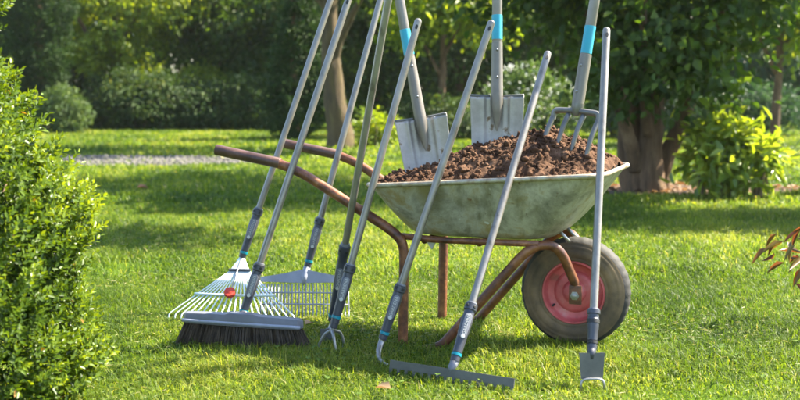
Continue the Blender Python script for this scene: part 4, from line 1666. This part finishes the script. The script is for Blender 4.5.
# ivy-dark conifer behind the mossy trunk
tree("conifer_tree", "dark rounded conifer just left of the mossy trunk", (-1.85, 19.6, 0),
     [([V3((-1.85, 19.6, 0)), V3((-1.85, 19.6, 1.2)), V3((-1.85, 19.6, 2.6))], 0.10, 0.03)],
     [((-1.85, 19.6, 0.55), (0.50, 0.5, 0.55)), ((-1.80, 19.6, 1.2), (0.50, 0.5, 0.7)), ((-1.72, 19.6, 1.9), (0.36, 0.36, 0.6)), ((-1.7, 19.6, 2.5), (0.2, 0.2, 0.45))],
     12000, 0.085, 'conifer', clump=0.06, per=28, shell=0.68, aspect=0.4, zmin=0.04, droop=0.2, up=0.2)

# hedge bushes along the far edge of the lawn
HG = "clipped bushes along the far edge of the lawn"
shrub("hedge_bush", "pale grey green round bush at the foot of the columnar conifer", [((-6.75, 22.4, 0.45), (0.52, 0.45, 0.48))], 4200, 0.075, 'paleleaf', group=HG, clump=0.07, per=20, shell=0.65, zmin=0.02)
for k, (x, y, w, h, lab) in enumerate(((-6.35, 25.0, 0.7, 1.15, "dark hedge bush at the left end of the row, half behind the pale round bush"),
                                       (-5.55, 24.2, 0.85, 1.32, "wide dark hedge bush next to the pale round bush"),
                                       (-4.25, 24.4, 0.95, 1.20, "dark hedge bush in the middle of the row below the leaning dark tree"),
                                       (-2.95, 24.3, 0.95, 1.26, "dark hedge bush at the right end of the row, behind the upper barrow handle"))):
    shrub("hedge_bush", lab, [((x, y, h * 0.42), (w, 0.7, h * 0.45)), ((x - w * 0.45, y, h * 0.62), (w * 0.5, 0.55, h * 0.36)), ((x + w * 0.45, y + 0.1, h * 0.6), (w * 0.55, 0.55, h * 0.36)), ((x, y - 0.3, h * 0.35), (w * 0.9, 0.5, h * 0.36))],
          9500, 0.085, 'hedgeleaf', group=HG, clump=0.09, per=24, shell=0.66, zmin=0.02)

shrub("lit_hedge_tops", "row of golden green leaves added above the left hedge bushes as their sunlit tops", [((-5.9, 25.4, 1.15), (0.75, 0.4, 0.40)), ((-4.6, 25.5, 1.05), (0.8, 0.4, 0.36))],
      3600, 0.075, 'limeleaf', clump=0.08, per=16, shell=0.6, zmin=0.05, droop=0.0)  # sunlight on the hedge tops put into golden leaf colour
# trees behind the hedge
def bg_tree(label, x, y, blobs, n, leaf, mat, name="background_tree", r=0.16, h=4.5, **kw):
    kk = dict(clump=0.26, per=30, shell=0.5, aspect=0.6, zmin=0.3, droop=0.6)
    kk.update(kw)
    return tree(name, label, (x, y, 0), [([V3((x, y, -0.05)), V3((x + 0.05, y, h * 0.4)), V3((x - 0.1, y, h))], r, r * 0.4),
                                         ([V3((x, y, h * 0.3)), V3((x + 0.7, y - 0.2, h * 0.6)), V3((x + 1.3, y - 0.3, h * 0.8))], r * 0.45, r * 0.2),
                                         ([V3((x, y, h * 0.25)), V3((x - 0.7, y - 0.2, h * 0.55)), V3((x - 1.2, y - 0.3, h * 0.75))], r * 0.45, r * 0.2)],
                blobs, n, leaf, M and mat, group="trees beyond the lawn", **kk)


bg_tree("sunlit yellow green tree rising behind the left hedge, right of the columnar conifer", -6.6, 25.9,
        [((-6.6, 25.7, 2.2), (1.5, 0.9, 1.1)), ((-7.3, 26.5, 3.6), (1.4, 1.2, 1.2)), ((-5.5, 25.9, 2.9), (1.2, 0.9, 0.9)), ((-6.4, 25.6, 1.6), (1.0, 0.6, 0.5))], 12500, 0.115, 'limeleaf', clump=0.11, tint_lo=0.25)
bg_tree("dark green broad tree behind the middle of the hedge", -4.3, 26.6,
        [((-4.3, 26.4, 2.2), (1.35, 0.9, 1.2)), ((-3.3, 26.0, 2.0), (1.1, 0.8, 1.0)), ((-4.2, 27.4, 2.8), (1.4, 0.9, 0.8)), ((-2.8, 26.8, 2.8), (1.1, 0.9, 0.9))], 16000, 0.12, 'darkleaf', clump=0.16)
bg_tree("dark tree beyond the lawn between the mossy trunk and the leaning poles", -0.6, 25.5,
        [((-0.6, 25.3, 1.4), (1.4, 0.8, 1.2)), ((-0.4, 25.5, 3.0), (1.7, 1.2, 1.3)), ((-1.9, 25.6, 2.8), (1.2, 1.0, 1.2))], 14000, 0.12, 'darkleaf', clump=0.16)
bg_tree("dark tree beyond the lawn behind the two spades", 1.3, 25.0,
        [((1.3, 24.8, 1.4), (1.5, 0.8, 1.2)), ((1.4, 25.2, 3.0), (1.8, 1.3, 1.3)), ((3.0, 25.0, 2.6), (1.2, 1.0, 1.2)), ((0.2, 24.9, 1.0), (0.9, 0.7, 0.9))], 16000, 0.12, 'darkleaf', clump=0.16)
bg_tree("yellow green tree with thin sunlit leaves above the tilted spade", 0.75, 21.0,
        [((0.75, 20.8, 2.6), (1.3, 0.9, 0.75)), ((1.6, 20.8, 2.2), (0.7, 0.6, 0.5)), ((0.2, 21.0, 2.0), (0.5, 0.5, 0.4))], 4600, 0.12, 'limeleaf', r=0.08, clump=0.16, per=16, shell=0.35)
bg_tree("thin sunlit tree behind the bright shrub at the right", 6.0, 18.0,
        [((5.6, 17.8, 2.3), (1.1, 0.8, 0.7)), ((6.6, 17.9, 2.1), (0.9, 0.8, 0.7)), ((4.6, 17.8, 2.0), (0.6, 0.6, 0.4))], 5200, 0.12, 'limeleaf', r=0.08, clump=0.16, per=16, shell=0.35)
bg_tree("dark tree at the far left edge behind the box bush", -10.0, 25.5,
        [((-9.6, 25.2, 1.5), (1.3, 0.9, 1.4)), ((-9.8, 25.4, 3.2), (1.5, 1.2, 1.3)), ((-8.7, 25.6, 2.4), (0.8, 0.7, 1.2))], 11000, 0.12, 'darkleaf', clump=0.16)
bg_tree("blue green tree at the right beyond the lawn", 7.6, 25.5,
        [((7.2, 25.2, 1.5), (1.7, 0.9, 1.3)), ((8.6, 25.2, 2.0), (1.5, 1, 1.5)), ((7.3, 25.6, 3.4), (1.8, 1.3, 1.4))], 14000, 0.13, 'blueleaf', clump=0.16)
bg_tree("dark tree beyond the lawn behind the right hand stems", 4.9, 26.5,
        [((4.8, 26.2, 1.5), (1.5, 0.9, 1.3)), ((5.0, 26.4, 3.3), (1.8, 1.3, 1.4)), ((3.4, 26.3, 2.6), (1.2, 0.9, 1.2))], 14000, 0.13, 'darkleaf', clump=0.16)

# flowering shrubs behind the spades
for (x, y, w, h, lab, mt) in ((1.75, 16.6, 0.55, 1.25, "airy pale shrub with tiny white flowers behind the upright spade", 'paleleaf'),
                              (2.35, 17.2, 0.5, 1.05, "airy pale shrub with tiny white flowers behind the digging fork", 'paleleaf')):
    rt = shrub("flowering_shrub", lab, [((x, y, h * 0.45), (w, 0.45, h * 0.45)), ((x + 0.1, y, h * 0.75), (w * 0.6, 0.35, h * 0.28))], 2600, 0.075, mt, group="flowering shrubs behind the spades", clump=0.08, per=12, shell=0.4, zmin=0.02, droop=-0.2)
    nfl = 130
    p = np.array([x, y, h * 0.62]) + rand_dirs(nfl) * np.array([w * 0.9, 0.45, h * 0.38])
    me = leaf_mesh("blossom", np.repeat(p, 3, 0), rand_dirs(nfl * 3), rand_dirs(nfl * 3), np.full(nfl * 3, 0.034), np.full(nfl * 3, 0.03), rng.random(nfl * 3))
    link("blossom", me, M['petal'], rt, smooth=False)
shrub("green_shrub", "mid green low shrub behind the tilted spade at the lawn edge", [((0.55, 20.0, 0.40), (0.75, 0.5, 0.42)), ((1.2, 19.6, 0.35), (0.6, 0.5, 0.38))], 5200, 0.08, 'hedgeleaf', clump=0.08, per=18, shell=0.55, zmin=0.02)
shrub("green_shrub", "blue green low shrub at the far right beyond the bright shrub", [((5.6, 20.8, 0.55), (1.1, 0.6, 0.55)), ((6.7, 21.0, 0.5), (0.9, 0.6, 0.5))], 7000, 0.085, 'blueleaf', clump=0.09, per=20, shell=0.6, zmin=0.02)
shrub("green_shrub", "tall blue green shrub right of the dark tree, behind the bright shrub", [((4.6, 19.8, 0.75), (0.9, 0.6, 0.75)), ((3.9, 20.2, 0.7), (0.7, 0.6, 0.7))], 7000, 0.085, 'blueleaf', clump=0.09, per=20, shell=0.6, zmin=0.02)

# far wood closing the view
def far_wood():
    blobs = []
    for k in range(17):
        x = -20 + k * 2.6 + rng.uniform(-0.6, 0.6)
        y = 31 + rng.uniform(-1, 2.5)
        blobs.append(((x, y, 1.6), (2.0, 1.3, 1.7)))
        blobs.append(((x + 0.8, y + 0.6, 4.6), (2.3, 1.8, 2.4)))
        blobs.append(((x + 1.3, y + 2.2, 2.6), (1.9, 1.2, 2.6)))
    pos, out, cv = clump_points(blobs, 115000, 0.32, 34, 0.55, 0.05)
    k = len(pos)
    d = out * 0.6 + rng.normal(size=(k, 3)) * 0.7 - np.array([0, 0, 0.5])
    nrm = out * 0.5 + rng.normal(size=(k, 3)) * 0.5 + np.array([0, 0, 0.5])
    L = 0.26 * rng.uniform(0.65, 1.25, k)
    me = leaf_mesh("far_wood", pos, d, nrm, L, L * 0.62, np.clip(0.6 * cv + 0.4 * rng.random(k), 0, 1))
    o = link("far_wood", me, M['darkleaf'], smooth=False)
    tag(o, "far dark green wood closing the view behind the garden trees", "wood", kind='stuff')


far_wood()


# ------------------------------------------------------------------ small plants and leaves at the edges
def red_plant():
    c = Vector((1.80, 4.15, 0))
    root = thing("red_leaved_plant", "plant with drooping red and orange leaves reaching in at the right edge", "plant", c)
    bm = bmesh.new()
    tips = []
    for k in range(7):
        a_ = math.radians(150 + k * 22)
        top = c + Vector((0.34 * math.cos(a_), 0.24 * math.sin(a_), 0.25 + 0.05 * (k % 3)))
        tube(bm, spline([c, c + Vector((0.05 * math.cos(a_), 0.05 * math.sin(a_), 0.2)), top], 5), 0.004, 6)
        tips.append(top)
    from_bm("stems", bm, M['twig'], root)
    pos, d, nr, L = [], [], [], []
    for tpt in tips:
        for j in range(6):
            b = tpt + Vector(rng.normal(0, 0.03, 3))
            pos.append(b[:])
            o = (tpt - c).normalized()
            d.append((o.x * 0.8 + rng.normal(0, 0.45), o.y * 0.8 + rng.normal(0, 0.45), -0.35 + rng.normal(0, 0.4)))
            nr.append((rng.normal(0, 0.3), rng.normal(0, 0.3) - 0.3, 1))
            L.append(rng.uniform(0.05, 0.10))
    L = np.array(L)
    me = leaf_mesh("leaves", np.array(pos), np.array(d), np.array(nr), L, L * 0.24, rng.random(len(L)), fold=0.35, droop=0.4)
    link("leaves", me, M['redleaf'], root, smooth=False)


red_plant()


def strap_plant():
    c = Vector((3.75, 9.6, 0))
    root = thing("strap_leaved_plant", "clump of arching pale strap leaves at the right edge beyond the bright shrub", "plant", c)
    V, Fc, T = [], [], []
    nb = 0
    for k in range(46):
        a_ = rng.uniform(0, 2 * math.pi)
        ln = rng.uniform(0.4, 0.65)
        h = rng.uniform(0.25, 0.5)
        dv = Vector((math.cos(a_), math.sin(a_), 0))
        sv = Vector((-math.sin(a_), math.cos(a_), 0))
        pts = [c + dv * (ln * t) + UP * (h * math.sin(t * 2.2) / 0.95) for t in np.linspace(0, 1, 7)]
        for i, q in enumerate(pts):
            w = 0.014 * (1 - (i / 6) ** 2) + 0.001
            V += [q - sv * w, q + sv * w]
        for i in range(6):
            Fc.append((nb + 2 * i, nb + 2 * i + 1, nb + 2 * i + 3, nb + 2 * i + 2))
        nb += 14
        T += [rng.random()] * 6
    me = bpy.data.meshes.new("leaves")
    me.from_pydata([tuple(v) for v in V], [], Fc)
    me.attributes.new('tint', 'FLOAT', 'FACE').data.foreach_set('value', np.array(T, dtype=np.float32))
    link("leaves", me, M['paleleaf'], root)


strap_plant()


def fallen(label, x, y, size, tint, rot, z=0.035):
    n = 1
    d = np.array([[math.cos(rot), math.sin(rot), 0.15]])
    me = leaf_mesh("fallen_leaf", np.array([[x, y, z]]), d, np.array([[0.1, -0.25, 1.0]]), np.array([size]), np.array([size * 0.7]), np.array([tint]), fold=0.25, droop=0.25)
    tag(link("fallen_leaf", me, M['deadleaf'], smooth=False), label, "leaf", group="fallen leaves on the lawn")


for lab, px, py, s_, t_, r_ in (("orange brown fallen leaf lying alone in the shaded grass at the left", 137, 187, 0.10, 0.45, 0.3),
                                ("dry tan fallen leaf in the grass left of the rake bar", 391, 387, 0.055, 0.9, 2.6),
                                ("pale yellow fallen leaf in the grass between broom and cultivator", 305, 323, 0.05, 1.0, 1.0)):
    r_g = at(px, py, 1.0) - Vector((0, 0, CAM_H))
    k = (0.04 - CAM_H) / r_g.z
    fallen(lab, r_g.x * k, r_g.y * k, s_, t_, r_)


def litter():
    n = 420
    a_ = rng.uniform(0, 2 * np.pi, n)
    q = np.sqrt(rng.random(n)) * 1.05
    pos = np.stack([BED_C[0] + BED_R[0] * q * np.cos(a_), BED_C[1] + BED_R[1] * q * np.sin(a_), np.full(n, 0.015)], 1)
    d = np.stack([np.cos(a_ * 7), np.sin(a_ * 7), rng.uniform(0, 0.4, n)], 1)
    L = rng.uniform(0.04, 0.08, n)
    me = leaf_mesh("leaf_litter", pos, d, np.tile([0.1, 0.1, 1.0], (n, 1)), L, L * 0.55, rng.random(n))
    tag(link("leaf_litter", me, M['deadleaf'], smooth=False), "brown leaf litter on the bare soil round the right hand stems", "leaf litter", kind='stuff')


litter()

# unseen tree added beyond the right edge; its crown throws the shade on the lawn at the right
tree("shade_tree", "unseen leafy tree added beyond the right edge to shade the lawn", (6.1, 8.0, 0),
     [([V3((6.1, 8.0, -0.05)), V3((6.1, 8.0, 1.4)), V3((5.9, 8.0, 3.6))], 0.18, 0.06)],
     [((5.1, 8.5, 3.1), (1.1, 0.7, 0.6)), ((6.2, 8.6, 3.6), (1.2, 0.8, 0.7)), ((4.1, 8.7, 3.5), (0.9, 0.7, 0.4))],
     5200, 0.13, 'darkleaf', clump=0.16, per=20, shell=0.4, aspect=0.65, zmin=1.5)


# ------------------------------------------------------------------ thin sunlit air
def haze():
    bm = bmesh.new()
    box(bm, (0, 18, 3.9), Vector((1, 0, 0)), Vector((0, 1, 0)), Vector((0, 0, 1)), 60, 48, 10.2)
    m = bpy.data.materials.new("haze_air")
    m.use_nodes = True
    nt = m.node_tree
    nt.nodes.clear()
    pv = nt.nodes.new("ShaderNodeVolumePrincipled")
    pv.inputs['Color'].default_value = (0.95, 0.97, 0.95, 1)
    pv.inputs['Density'].default_value = 0.00035
    pv.inputs['Anisotropy'].default_value = 0.4
    o = nt.nodes.new("ShaderNodeOutputMaterial")
    nt.links.new(pv.outputs[0], o.inputs['Volume'])
    ob = from_bm("haze", bm, m, smooth=False)
    tag(ob, "thin bright summer haze in front of the far trees", "haze", kind='stuff')


haze()
